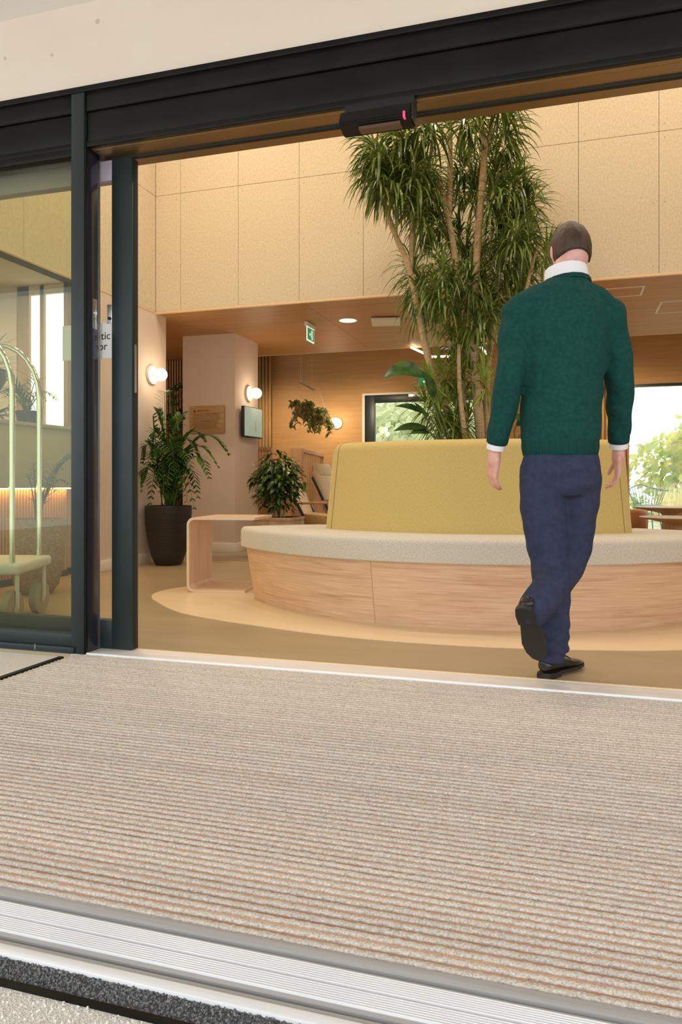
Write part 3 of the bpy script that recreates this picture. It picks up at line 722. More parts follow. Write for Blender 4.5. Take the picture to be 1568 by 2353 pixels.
# ---- the tall dracaena tree in the middle of the bench
tr = empty('dracaena_tree', (CX, CY, 0), label='tall many-stemmed indoor tree with drooping strap leaves behind the bench', cat='tree')
def T(px, py, q=0.0):      # drawing coordinates (1105 = trunk base, 300 units per metre)
    return tp((px - 1105) / 300.6, 0.78 + (1111 - py) / 300.6, q)
trunks = [
    ([T(1078, 1210), T(1050, 1010), T(1010, 900), T(985, 825), T(955, 680), T(935, 600), T(905, 530), T(884, 465), T(872, 400)], 0.034, 0.017),
    ([T(945, 615, .02), T(948, 540, .02), T(952, 450, .05), T(962, 350, .05)], 0.020, 0.012),
    ([T(1090, 1210, .1), T(1075, 1000, .1), T(1062, 850, .1), T(1058, 700, .1), T(1048, 560, .1), T(1030, 470, .1), T(1012, 395, .1)], 0.036, 0.018),
    ([T(1036, 490, .1), T(1040, 400, .12), T(1040, 290, .12), T(1036, 200, .12)], 0.024, 0.016),
    ([T(1112, 1210, .0), T(1104, 1000), T(1092, 850), T(1088, 720), T(1096, 600), T(1104, 480), T(1114, 340), T(1102, 268)], 0.040, 0.022),
    ([T(1112, 350), T(1128, 300), T(1136, 250)], 0.018, 0.012),
    ([T(1135, 1210, .15), T(1128, 1000, .15), T(1130, 850, .15), T(1150, 690, .15), T(1160, 560, .15), T(1172, 450, .15)], 0.030, 0.015),
    ([T(1145, 1210, -.1), T(1140, 1010, -.1), T(1165, 880, -.1), T(1188, 760, -.1), T(1210, 640, -.1), T(1235, 560, -.1)], 0.022, 0.012),
    ([T(1090, 1210, -.15), T(1062, 1010, -.15), T(1050, 900, -.15), T(1048, 800, -.15)], 0.026, 0.012),
]
for pts, r0, r1 in trunks:
    c = crom(pts, 5); n = len(c)
    obj('stem', tube(B(), c, [(r0 + (r1 - r0) * i / (n - 1)) * (1 + 0.05 * math.sin(i * 2.1)) for i in range(n)], 10), M_bark, tr)
tips = [(858, 370), (880, 320), (925, 335), (990, 395), (945, 395), (912, 405), (868, 395), (868, 345), (905, 315), (945, 300), (985, 305), (885, 390), (925, 370), (968, 365), (1003, 350), (900, 445), (940, 430), (975, 430), (1000, 415), (985, 490), (955, 490), (1015, 470), (860, 430),
        (1065, 285), (1100, 265), (1140, 262), (1175, 270), (1085, 330), (1125, 320), (1165, 325), (1150, 375), (1180, 365), (1075, 385), (1110, 390),
        (1180, 430), (1225, 400), (1205, 460), (1160, 480), (1135, 455), (1190, 505), (1232, 455), (1150, 530),
        (1075, 500), (1085, 555), (1125, 560), (1170, 565), (1205, 560), (1150, 600), (1195, 615), (1225, 590), (1110, 615), (1258, 575), (1175, 640), (1215, 640), (1285, 555),
        (955, 605), (975, 640), (995, 680), (965, 680), (1030, 590), (1045, 640), (1070, 660), (1010, 630), (1115, 660), (1140, 690),
        (1000, 735), (1050, 720), (1085, 745), (1110, 725), (1070, 790), (1040, 770), (1095, 800), (1045, 835), (1085, 850), (1015, 860), (1060, 890), (1100, 880),
        (985, 885), (1025, 925), (1065, 935), (1000, 950), (1040, 975), (1085, 960), (975, 930), (1020, 990), (1060, 1000)]
r = random.Random(21)
for i, (px, py) in enumerate(tips):
    q = r.uniform(-0.28, 0.28)
    if 985 < px < 1060 and 340 < py < 620 or 1070 < px < 1135 and 300 < py < 660: q = r.uniform(0.24, 0.42)     # keep the trunks in view
    c = Vector(T(px, py, q))
    ax = Vector(((px - 1085) / 300 * 0.8 + r.uniform(-.25, .25), r.uniform(-.5, .3), 0.9))
    young = py > 690 and r.random() < 0.4 or px > 1215
    obj('leaf_rosette', rosette(B(), c, ax, r.randint(54, 72) if not young else 44, 0.33 if not young else 0.26, 0.0175, 8.5 if not young else 5.0, r), M_dracl if young else M_drac, tr, smooth=0, kind='stuff')
pt = empty('tree_planter', (CX, CY, 0), label='round veneered planter holding the tree behind the bench', cat='planter')
obj('tub', lathe(B(), [(0.62, 0), (0.66, 0.02), (0.70, 0.44), (0.66, 0.46), (0.64, 0.40), (0.001, 0.40)], (CX, CY, 0), 48), M_planter, pt)
obj('soil', lathe(B(), [(0.001, 0.425), (0.5, 0.42), (0.65, 0.405)], (CX, CY, 0), 40), M_soil, pt)

# ---- broad paddle leaves beside it
def paddle(bm, p0, p1, p2, w, seg=8, up=(0, 0, 1), fold=0.18):
    """broad leaf along the bezier p0 p1 p2"""
    c = bez(p0, p1, p2, seg); up = Vector(up)
    prev = None
    for i, p in enumerate(c):
        t = i / seg; d = (c[min(i + 1, seg)] - c[max(i - 1, 0)]).normalized()
        s = d.cross(up).normalized(); n = s.cross(d)
        ww = w * 0.5 * max(0.03, math.sin(math.pi * (0.04 + 0.96 * t) ** 0.85)) if t < 1 else 0.002
        cur = [bm.verts.new(p - s * ww + n * ww * fold), bm.verts.new(p), bm.verts.new(p + s * ww + n * ww * fold)]
        if prev:
            for k in range(2): bm.faces.new((prev[k], prev[k + 1], cur[k + 1], cur[k]))
        prev = cur
    return bm
pd = empty('paddle_leaf_plant', (CX - 0.2, CY + 0.25, 0.42), label='plant with broad dark paddle leaves at the foot of the tall tree', cat='plant')
spec = [((1010, 1010), (985, 940), (968, 880), (920, 850), (874, 888), 0.17), ((1020, 1010), (1000, 960), (985, 925), (978, 890), (950, 868), 0.09), ((1000, 1020), (980, 985), (962, 958), (935, 942), (899, 947), 0.07),
        ((1000, 1030), (985, 1010), (970, 990), (930, 985), (896, 1000), 0.08), ((1010, 1020), (990, 985), (975, 965), (955, 955), (940, 938), 0.06), ((1005, 1030), (990, 1010), (975, 1000), (955, 995), (930, 1006), 0.08),
        ((1180, 1030), (1175, 960), (1172, 915), (1180, 890), (1188, 852), 0.17), ((1170, 1030), (1180, 990), (1185, 970), (1205, 940), (1235, 925), 0.10), ((1165, 1030), (1160, 1000), (1165, 985), (1185, 965), (1215, 960), 0.10),
        ((1150, 1030), (1145, 1005), (1140, 1000), (1130, 990), (1118, 1010), 0.08), ((1160, 1030), (1170, 1010), (1180, 1000), (1200, 985), (1225, 990), 0.09), ((1150, 1020), (1140, 990), (1150, 970), (1165, 960), (1175, 985), 0.07)]
for a, b, c, d, e, w in spec:
    q = -0.32
    s = obj('stalk', tube(B(), crom([T(*a, q), T(*b, q), T(*c, q)], 4), 0.006, 6), M_stem, pd)
    obj('leaf', paddle(B(), T(*c, q), T(*d, q - 0.05), T(*e, q - 0.1), w, up=(0.15, -0.75, 0.65)), M_dark, pd, smooth=80)

# ---- pinnate fronds
def frond(p0, p1, p2, n, ll, lw, r, droop=4.0, taper=True, sweep=0.8):
    bm = B(); c = bez(p0, p1, p2, n); tube(bm, c, [0.0045 * (1 - 0.8 * i / n) + 0.0008 for i in range(n + 1)], 5)
    for i in range(2, n + 1):
        d = (c[min(i + 1, n)] - c[i - 1]).normalized(); s = d.cross(Vector((0, 0, 1)))
        if s.length < 0.05: s = Vector((1, 0, 0))
        s.normalize(); t = i / n
        l = ll * (math.sin(math.pi * (0.15 + 0.8 * t)) if taper else 1) + ll * 0.15
        for sd in (-1, 1):
            v = s * sd + d * sweep + Vector((0, 0, r.uniform(-0.05, 0.25)))
            blade(bm, c[i], v, l * r.uniform(0.85, 1.1), lw, droop, 4, widest=0.4)
    return bm
def lathe_pot(name, c, prof, m, label, cat='pot', soil=None):
    e = empty(name, c, label=label, cat=cat)
    obj('pot', lathe(B(), prof, c, 48), m, e)
    if soil: obj('soil', lathe(B(), [(0.001, soil[1] + 0.01), (soil[0], soil[1])], c, 32), M_soil, e)
    return e
pc = (-3.68, 6.32, 0)
pe = lathe_pot('plant_pot', pc, [(0.115, 0), (0.125, 0.004), (0.165, 0.10), (0.195, 0.24), (0.214, 0.40), (0.222, 0.545), (0.222, 0.568), (0.206, 0.568), (0.204, 0.52), (0.001, 0.52)], M_pot,
               'tall ribbed black pot standing by the left wall', 'pot', (0.204, 0.535))
bm = B()
for i in range(26):
    z = 0.03 + i * 0.0205; k = min(1, z / 0.5); rr = 0.125 + (0.222 - 0.125) * (1 - (1 - k) ** 2.1)
    tube(bm, [(pc[0] + rr * math.cos(a), pc[1] + rr * math.sin(a), z) for a in [2 * math.pi * j / 40 for j in range(41)]], 0.0035, 5, cap=False)
obj('ribs', bm, M_pot, pe, kind='stuff')
pm = empty('parlour_palm', (pc[0], pc[1], 0.53), label='green feathery palm growing in the tall ribbed black pot', cat='plant')
def V(px, py, d):     # palm drawing frame: lateral and height metres at distance d
    s = (px - 784) / 1700 * d; return Vector((-0.2935 * d + 0.956 * s, 0.956 * d + 0.2935 * s, 0.78 + (1111 - py) / 1700 * d))
r = random.Random(4)
fr = [((450, 985), (524, 1040), 7.2, 0.15), ((440, 1040), (480, 1095), 6.9, 0.14), ((400, 1010), (446, 1165), 6.85, 0.12), ((345, 1010), (327, 1060), 7.0, 0.12), ((340, 1065), (325, 1125), 6.95, 0.12),
      ((365, 1060), (345, 1155), 6.85, 0.12), ((400, 1040), (385, 1110), 6.7, 0.12), ((375, 1000), (362, 940), 7.1, 0.10), ((420, 1050), (465, 1060), 7.1, 0.13), ((400, 980), (425, 960), 7.2, 0.13), ((390, 1030), (420, 1120), 6.75, 0.12),
      ((350, 1010), (338, 1085), 6.85, 0.11), ((380, 1040), (360, 1110), 6.75, 0.12), ((430, 1060), (455, 1140), 6.9, 0.12), ((420, 1000), (470, 1010), 7.15, 0.14), ((385, 960), (375, 900), 7.15, 0.11), ((370, 1030), (350, 1060), 6.8, 0.13), ((410, 1020), (440, 1080), 6.8, 0.13), ((390, 1010), (400, 1060), 6.72, 0.14), ((375, 1060), (375, 1150), 6.7, 0.12),
      ((420, 1070), (430, 1150), 6.75, 0.12), ((400, 1000), (455, 1040), 7.0, 0.14), ((360, 1000), (350, 1010), 7.0, 0.13), ((395, 990), (410, 985), 7.0, 0.13), ((430, 1010), (500, 1070), 7.1, 0.13)]
for (a, b, d, ll) in fr:
    p0 = Vector((pc[0] + r.uniform(-.06, .06), pc[1] + r.uniform(-.06, .06), 0.535))
    p2 = V(*b, d); p2.x = max(p2.x, LX + 0.03)
    p1 = V(*a, (d + 6.98) / 2); p1.z += 0.28
    obj('frond', frond(p0, p1, p2, 20, ll * 1.15, 0.026, r), M_palm, pm, smooth=0)
bm = B()
zz = crom([(pc[0] - 0.06, pc[1], 0.53), V(360, 1050, 6.95), V(352, 955, 6.95)], 8)
tube(bm, zz, 0.006, 6)
for i in range(4, len(zz)):
    for s in (-1, 1): blade(bm, zz[i], (s * 0.8, -0.3, 0.5), 0.075, 0.026, 5, 3)
obj('shoot', bm, M_dark, pm, smooth=0)

# ---- large-leaved climber behind the left wall end
lp = empty('climbing_plant', (-4.62, 8.02, 0), label='tall dark leafy climber between the left wall end and the column', cat='plant')
obj('pole', tube(B(), [(-4.62, 8.02, 0.30), (-4.62, 8.02, 1.72)], 0.022, 10), M_stem, lp)
obj('pot', lathe(B(), [(0.14, 0), (0.17, 0.25), (0.17, 0.32), (0.15, 0.32), (0.14, 0.28), (0.001, 0.28)], (-4.62, 8.02, 0), 32), M_pot, lp)
def broad(bm, p, d, L, w, r):
    d = Vector(d).normalized(); p = Vector(p)
    paddle(bm, p, p + d * L * 0.5 + Vector((0, 0, 0.04)), p + d * L + Vector((0, 0, -0.35 * L)), w, 6, up=(r.uniform(-.3, .3), -0.5, 0.8), fold=0.15)
r = random.Random(9)
for i in range(96):
    z = 0.45 + 1.48 * i / 96; a = r.uniform(0, 2 * math.pi)
    p = Vector((-4.62 + 0.05 * math.cos(a), 8.02 + 0.05 * math.sin(a), z)); bm = B(); q = Vector((math.cos(a), math.sin(a) * 0.7, 0.35))
    e = p + q * 0.07; tube(bm, [p, e], 0.004, 5); broad(bm, e, q, r.uniform(0.16, 0.25), r.uniform(0.11, 0.17), r)
    obj('leaf', bm, M_dark if r.random() < 0.6 else M_bush, lp, smooth=80)
for a in ((0.2, -0.3, 1.0), (0.3, -0.1, 0.9)):
    obj('leaf', blade(B(), (-4.62, 8.02, 1.68), a, 0.26, 0.03, 1.0, 5), M_palm, lp, smooth=80)

# ---- umbrella bush in a box planter
bp_ = empty('box_planter', (-2.87, 7.16, 0), label='square wood veneer planter box behind the side table', cat='planter')
obj('box', bx(-3.08, -2.67, 6.97, 7.38, 0, 0.428, 0.006), M_planter, bp_)
obj('rim', bx(-3.085, -2.665, 6.965, 7.385, 0.40, 0.432, 0.004), M_oakline, bp_)
obj('soil', bx(-3.06, -2.69, 6.99, 7.36, 0.40, 0.434), M_soil, bp_)
bs = empty('umbrella_bush', (-2.87, 7.16, 0.43), label='dense dark green bush with oval leaves in the box planter', cat='plant')
r = random.Random(15)
for i in range(7):
    a = 2 * math.pi * i / 7
    obj('stem', tube(B(), bez((-2.87 + 0.05 * math.cos(a), 7.16 + 0.05 * math.sin(a), 0.42), (-2.87 + 0.10 * math.cos(a), 7.16 + 0.1 * math.sin(a), 0.7), (-2.87 + 0.17 * math.cos(a), 7.16 + 0.15 * math.sin(a), 1.0), 6), [0.012 - 0.001 * k for k in range(7)], 7), M_bark, bs)
lv = []
for k in range(5):
    bm = B(); paddle(bm, (0, 0, 0), (0, 0.045, 0.012), (0, 0.095 + 0.008 * k, -0.022), 0.044 + 0.003 * k, 4, fold=0.2)
    me = bpy.data.meshes.new('leaf'); bm.to_mesh(me); bm.free(); me.materials.append(M_bush); me.shade_smooth(); lv.append(me)
for i in range(285):
    u = r.random(); a = r.uniform(0, 2 * math.pi); z = r.uniform(-1, 1); rad = (r.random() ** 0.45)
    s = math.sqrt(1 - z * z)
    wz = 0.80 + 0.34 * z * rad
    wr = 0.30 * (1.0 if z < 0.2 else 0.9)
    p = Vector((-2.885 + s * math.cos(a) * wr * rad, 7.16 + s * math.sin(a) * wr * 0.85 * rad, wz))
    o = link('leaf', lv[i % 5], bs, local=True)
    o.location = p - Vector((-2.87, 7.16, 0.43)); o.rotation_euler = (r.uniform(-1.1, 0.35), r.uniform(-0.5, 0.5), a - math.pi / 2 + r.uniform(-0.8, 0.8)); k = r.uniform(0.6, 0.95); o.scale = (k, k, k)

bm = B()
for i in range(900):
    a = r.uniform(0, 2 * math.pi); z = r.uniform(-1, 1); rad = r.random() ** 0.5 * 0.93; s = math.sqrt(1 - z * z)
    p = Vector((-2.885 + s * math.cos(a) * 0.29 * rad, 7.16 + s * math.sin(a) * 0.25 * rad, 0.80 + 0.31 * z * rad)); d = Vector((math.cos(a), math.sin(a), r.uniform(-.9, .5))).normalized()
    paddle(bm, p, p + d * 0.035, p + d * 0.075 + Vector((0, 0, -0.02)), 0.036, 3, fold=0.2)
obj('inner_leaves', bm, M_bush, bs, smooth=80, kind='stuff')

# ---- hanging planter of two pots on a bar
hp = empty('hanging_planter', (-3.46, 9.75, 2.12), label='trailing plants in two terracotta pots hung from a wooden bar', cat='planter')
obj('bar', tube(B(), [(-3.545, 9.58, 2.18), (-3.45, 9.92, 2.11)], 0.012, 10), M_planter, hp)
for p in ((-3.535, 9.62, 2.175), (-3.462, 9.88, 2.118)):
    obj('cord', tube(B(), [p, (p[0], p[1], 3.05)], 0.0016, 5), M_trim, hp)
    obj('hook', ball(B(), (p[0], p[1], p[2] + 0.02), 0.012), M_steel, hp)
r = random.Random(31)
for (cx, cy, cz) in ((-3.50, 9.62, 1.78), (-3.36, 9.90, 1.70)):
    q = obj('pot', lathe(B(), [(0.03, 0), (0.085, 0.03), (0.115, 0.10), (0.12, 0.16), (0.11, 0.16), (0.001, 0.13)], (cx, cy, cz - 0.10), 28), M_terra, hp)
    for a in (0, 2.1, 4.2):
        obj('cord', tube(B(), [(cx + 0.115 * math.cos(a), cy + 0.115 * math.sin(a), cz + 0.05), (cx - 0.02, cy, 2.14)], 0.0016, 4), M_trim, hp)
    for i in range(22):
        a = r.uniform(0, 2 * math.pi); bm = B(); p = Vector((cx + 0.05 * math.cos(a), cy + 0.05 * math.sin(a), cz + 0.05))
        e = Vector((cx + r.uniform(.12, .21) * math.cos(a), cy + 0.17 * math.sin(a), cz - r.uniform(-0.08, 0.24))); c = bez(p, (p + e) / 2 + Vector((0, 0, 0.12)), e, 6); tube(bm, c, 0.0025, 4)
        for k in range(1, 7):
            for _ in range(2): broad(bm, c[k], (r.uniform(-1, 1), r.uniform(-1, .4), r.uniform(-.8, .6)), r.uniform(.05, .08), r.uniform(.035, .05), r)
        obj('vine', bm, M_trail, hp, smooth=80)

# ================================================================== WALL LAMPS, PLAQUE, TV, SIGNS
def globe_lamp(c, axis, label, rp=0.098, rg=0.062, e=4):
    axis = Vector(axis); c = Vector(c)
    t = empty('wall_lamp', c, label=label, cat='lamp', group='round globe wall lamps')
    bm = B(); tube(bm, [c + axis * 0.001, c + axis * 0.012, c + axis * 0.024], [rp, rp, rp - 0.008], 40); obj('backplate', bm, M_white, t)
    obj('neck', disc(B(), c + axis * 0.024, axis, 0.03, 0.03, 24), M_white, t)
    obj('globe', ball(B(), c + axis * (0.045 + rg), rg, u=24, v=16), M_globe, t)
    lamp('globe_bulb', 'POINT', c + axis * (0.06 + 2 * rg), e, WARM, 0.05)
globe_lamp((LX, 6.441, 1.851), (1, 0, 0), 'glowing globe wall lamp on the left wall above the black pot')
globe_lamp((-3.605, 8.01, 1.838), (1, 0, 0), 'glowing globe wall lamp on the column above the television', e=4)
globe_lamp((-3.441, BW, 1.716), (0, -1, 0), 'glowing globe wall lamp on the back wall beside the hanging planter', 0.092, 0.075, e=4)

pq = empty('wooden_plaque', (-3.94, 7.64, 1.35), label='engraved oak plaque with a leaf emblem and text lines on the column', cat='plaque')
obj('board', bx(-4.161, -3.725, 7.615, 7.636, 1.352, 1.668, 0.003), M_plaque, pq)
obj('stand_off', bx(-4.10, -3.79, 7.636, 7.65, 1.40, 1.62), M_blackm, pq)
bm = B(); r = random.Random(2)
def dash(bm, x0, x1, z, h=0.005):
    x = x0
    while x < x1:
        w = r.uniform(0.008, 0.026); box(bm, x, min(x + w, x1), 7.6138, 7.6155, z, z + h * r.uniform(0.8, 1.2)); x += w + 0.004
for k in range(4): dash(bm, -4.118, -3.775, 1.574 - k * 0.0175)
for k in range(4): dash(bm, -4.118, -3.79 - 0.03 * (k == 3), 1.500 - k * 0.0165)
for k in range(2): dash(bm, -4.118, -3.82, 1.436 - k * 0.0165, 0.004)
dash(bm, -4.055, -3.78, 1.405, 0.005)
obj('text_lines', bm, M_engrave, pq, smooth=0)
bm = B(); dash(bm, -4.058, -3.915, 1.607, 0.010); obj('heading', bm, M_engrave, pq, smooth=0)
bm = B()
for a, l in ((60, 0.026), (120, 0.022), (15, 0.020), (165, 0.016)):
    d = Vector((math.cos(R(a)), 0, math.sin(R(a)))); s = Vector((-d.z, 0, d.x)); o_ = Vector((-4.095, 7.6155, 1.602))
    prism(bm, [o_, o_ + d * l * .5 + s * l * .3, o_ + d * l, o_ + d * l * .5 - s * l * .3], (0, -0.0015, 0))
ball(bm, (-4.095, 7.615, 1.602), 0.012, 0.0015, 0.010)
obj('emblem', bm, M_engrave, pq, smooth=0)

tv = empty('television', (-3.57, 7.98, 1.5), label='slim wall television with a pale screen on the column side', cat='television')
MT = Matrix.Translation((-3.54, 7.975, 1.49)) @ Matrix.Rotation(R(-4), 4, 'Z')
obj('case', box(B(), -0.02, 0.02, -0.225, 0.225, -0.175, 0.18, 0.004, 2, MT), M_blackm, tv)
obj('screen', box(B(), 0.019, 0.0215, -0.217, 0.217, -0.160, 0.173, 0, 2, MT), M_screen, tv)
obj('bracket', bx(-3.605, -3.56, 7.92, 8.03, 1.42, 1.56), M_blackm, tv)
bm = prism(B(), [MT @ Vector((0.0222, y, z)) for y, z in ((0.03, -0.10), (0.07, -0.10), (0.062, 0.0), (0.05, 0.03), (0.04, 0.0))], (0.0006, 0, 0))
obj('picture', bm, mat('tv_figure', (0.42, 0.40, 0.24), 0.4, emit=(0.42, 0.40, 0.24), es=0.2), tv, smooth=0)
# service hatch outline on the column's side
obj('hatch', bx(-3.607, -3.6035, 7.80, 8.22, 0.86, 1.24), M_paint, cm)
obj('hatch_lock', disc(B(), (-3.604, 8.16, 1.1), (1, 0, 0), 0.009, 0.004, 12), M_steel, cm)

# exit signs
def runner(bm, cx, cz, h, put):
    """running figure, door and arrow as flat pictogram pieces; put(u, v) maps to 3D"""
    def poly(pts): 
        prism(bm, [put(cx + u * h, cz + v * h) for u, v in pts], put.n * 0.0012)
    poly([(0.10, -0.42), (0.42, -0.42), (0.42, 0.42), (0.10, 0.42), (0.10, 0.30), (0.30, 0.30), (0.30, -0.30), (0.10, -0.30)])
    poly([(0.06 + 0.07 * math.cos(k * 0.785), 0.27 + 0.07 * math.sin(k * 0.785)) for k in range(8)])
    poly([(0.02, 0.18), (0.14, 0.16), (0.12, -0.04), (0.24, -0.22), (0.18, -0.26), (0.05, -0.08), (-0.02, -0.26), (-0.12, -0.26), (-0.10, -0.20), (-0.04, -0.20), (0.02, 0.0)])
    poly([(0.02, 0.18), (-0.08, 0.06), (-0.04, 0.03), (0.05, 0.12)])
    poly([(-0.52, 0.0), (-0.32, 0.17), (-0.32, 0.06), (-0.16, 0.06), (-0.16, -0.06), (-0.32, -0.06), (-0.32, -0.17)])
class Put:
    def __init__(s, o, u, v, n): s.o, s.u, s.v, s.n = Vector(o), Vector(u), Vector(v), Vector(n)
    def __call__(s, a, b): return s.o + s.u * a + s.v * b
xs_ = empty('exit_sign', (-2.62, 7.42, 2.3), label='green running figure exit sign hanging from the soffit', cat='sign', group='green exit signs')
obj('housing', bx(-2.645, -2.605, 7.30, 7.56, 2.435, 2.48, 0.004), M_white, xs_)
obj('border', bx(-2.627, -2.619, 7.315, 7.545, 2.285, 2.437, 0.002), M_exitw, xs_)
obj('plate', bx(-2.620, -2.6175, 7.330, 7.533, 2.30, 2.425), M_exit, xs_)
bm = B(); runner(bm, 0.012, 0, 0.115, Put((-2.6175, 7.43, 2.362), (0, 1, 0), (0, 0, 1), (1, 0, 0))); obj('pictogram', bm, M_exitw, xs_, smooth=0)
x2 = empty('exit_sign', (-2.05, BW - 0.02, 2.3), label='green exit sign on the back wall behind the tree leaves', cat='sign', group='green exit signs')
obj('plate', bx(-2.16, -1.94, BW - 0.02, BW - 0.002, 2.235, 2.385, 0.002), M_exit, x2)
bm = B(); runner(bm, 0.03, 0, 0.13, Put((-2.05, BW - 0.020, 2.31), (1, 0, 0), (0, 0, 1), (0, -1, 0))); obj('pictogram', bm, M_exitw, x2, smooth=0)

# ceiling fittings
dl = empty('downlight', (-2.196, 7.398, SZ), label='round lit downlight in the veneer soffit', cat='light')
obj('rim', lathe(B(), [(0.078, -0.002), (0.098, -0.006), (0.104, 0.0)], (-2.196, 7.398, SZ), 40), M_white, dl)
obj('diffuser', lathe(B(), [(0.001, -0.009), (0.06, -0.008), (0.086, -0.004), (0.086, 0.001)], (-2.196, 7.398, SZ), 40), M_led, dl)
cu = empty('ceiling_speaker', (-1.81, 7.49, SZ - 0.02), label='flat white ceiling unit beside the lit downlight', cat='speaker')
obj('cover', box(B(), -0.15, 0.15, -0.16, 0.16, -0.035, -0.008, 0.010, 2, Matrix.Translation((-1.81, 7.49, SZ)) @ Matrix.Rotation(R(12), 4, 'Z')), M_white, cu)
obj('mount', bx(-1.90, -1.72, 7.40, 7.58, SZ - 0.01, SZ), M_blackm, cu)
def hatch(x0, x1, y0, y1, label):
    t = empty('ceiling_hatch', (x0, y0, SZ - 0.002), label=label, cat='hatch', group='flush ceiling hatches')
    w = 0.016
    for a in (bx(x0, x1, y0, y0 + w, SZ - 0.004, SZ), bx(x0, x1, y1 - w, y1, SZ - 0.004, SZ), bx(x1 - w, x1, y0 + w, y1 - w, SZ - 0.004, SZ), bx(x0, x0 + w, y0 + w, y1 - w, SZ - 0.004, SZ)):
        obj('frame', a, M_white, t)
    obj('lid', bx(x0 + w, x1 - w, y0 + w, y1 - w, SZ - 0.0015, SZ), M_veneer, t)
hatch(0.16, 0.635, 6.86, 7.19, 'flush soffit hatch with a pale frame beside the person')
hatch(0.83, 1.30, 7.50, 8.00, 'flush soffit hatch with a pale frame further back at right')

# hexagonal linear pendant in the lounge
pn = empty('linear_pendant', (-1.4, 9.35, 2.43), label='glowing angular light bars hung behind the tree top', cat='light')
hx = [(-1.84, 8.93), (-1.72, 9.68), (-1.42, 9.70), (-1.00, 9.66), (-1.03, 8.93)]
for (a, b) in ((0, 1), (1, 2), (3, 4)):
    p, q = hx[a], hx[b]
    br = obj('light_bar', tube(B(), [(p[0], p[1], 2.45), (q[0], q[1], 2.45)], 0.014, 8), M_led, pn)
obj('canopy', bx(-1.58, -1.30, 9.40, 9.60, 2.52, 2.58, 0.004), M_blackm, pn)
for p in hx[:2] + hx[3:]:
    obj('cable', tube(B(), [(p[0], p[1], 2.45), (p[0], p[1], 3.05)], 0.002, 5), M_blackm, pn)
obj('stem', tube(B(), [(-1.44, 9.5, 2.57), (-1.44, 9.5, 3.05)], 0.008, 6), M_blackm, pn)

# ================================================================== LOUNGE FURNITURE
# C-shaped side table
phi = R(8); U = Vector((math.cos(phi), math.sin(phi), 0)); Vv = Vector((-math.sin(phi), math.cos(phi), 0)); O = Vector((-2.615, 4.745, 0))
st = empty('side_table', O, label='bent oak side table shaped like a C beside the curved bench', cat='table')
H = 0.535; rr = 0.055; th = 0.018
def cpath(off):
    p = [(0.50, H - off)]
    q = rr - off
    for k in range(7): a = R(90 + 15 * k); p.append((rr + q * math.cos(a), H - rr + q * math.sin(a)))
    for k in range(7): a = R(180 + 15 * k); p.append((rr + q * math.cos(a), rr + q * math.sin(a)))
    p.append((0.43, off)); return p
po, pi = cpath(0), cpath(th)
bm = B()
ring = po + pi[::-1]
L3 = lambda x, z, v: O + U * x + Vv * v + Vector((0, 0, z + 0.003))
a = [bm.verts.new(L3(x, z, 0)) for x, z in ring]; b = [bm.verts.new(L3(x, z, 0.50)) for x, z in ring]; n = len(ring)
for i in range(n): bm.faces.new((a[i], a[(i + 1) % n], b[(i + 1) % n], b[i]))
obj('bent_panel', bm, M_ply, st)
for v0, v1 in ((-0.0012, 0.0008), (0.4992, 0.5012)):
    bm = B()
    for i in range(len(po) - 1):
        q = [po[i], po[i + 1], pi[i + 1], pi[i]]
        aa = [bm.verts.new(L3(x, z, v0)) for x, z in q]; bb = [bm.verts.new(L3(x, z, v1)) for x, z in q]
        bm.faces.new(aa); bm.faces.new(bb[::-1])
        for k in range(4): bm.faces.new((aa[k], aa[(k + 1) % 4], bb[(k + 1) % 4], bb[k]))
    obj('edge_band', bm, M_plyedge, st)

# slatted screens of the seating booths
def screen(name, A, Bp, h, n, label, face=None):
    A = Vector((*A, 0)); Bp = Vector((*Bp, 0)); d = (Bp - A); L = d.length; d.normalize(); nrm = Vector((-d.y, d.x, 0))
    M = Matrix((( d.x, nrm.x, 0, A.x), (d.y, nrm.y, 0, A.y), (0, 0, 1, 0), (0, 0, 0, 1)))
    t = empty(name, A, label=label, cat='screen', group='oak slat screens')
    obj('top_rail', box(B(), 0, L, -0.03, 0.03, h - 0.045, h, 0.003, 1, M), M_slat, t)
    obj('bottom_rail', box(B(), 0, L, -0.03, 0.03, 0.0, 0.05, 0.003, 1, M), M_slat, t)
    for u in (0.0, L - 0.04): obj('post', box(B(), u, u + 0.04, -0.03, 0.03, 0.05, h - 0.045, 0.003, 1, M), M_slat, t)
    me = bpy.data.meshes.new('slat'); q = box(B(), -0.016, 0.016, -0.005, 0.005, 0.05, h - 0.045, 0.0015, 1); q.to_mesh(me); q.free(); me.materials.append(M_slat)
    for i in range(n):
        o = link('slat', me, t, local=True); o.location = d * (0.04 + (L - 0.08) * (i + 0.5) / n); o.rotation_euler = (0, 0, math.atan2(d.y, d.x))
    if face: obj('end_panel', box(B(), *face, 0.0, h, 0.003, 1), M_slat, t)
    return t
screen('slat_screen', (-3.11, 8.46), (-3.40, 10.15), 1.205, 13, 'oak slat screen behind the beige armchairs', face=(-3.22, -3.085, 8.40, 8.43))
screen('slat_screen', (-4.05, 9.0), (-3.72, 9.02), 1.26, 6, 'short oak slat screen half hidden behind the column')

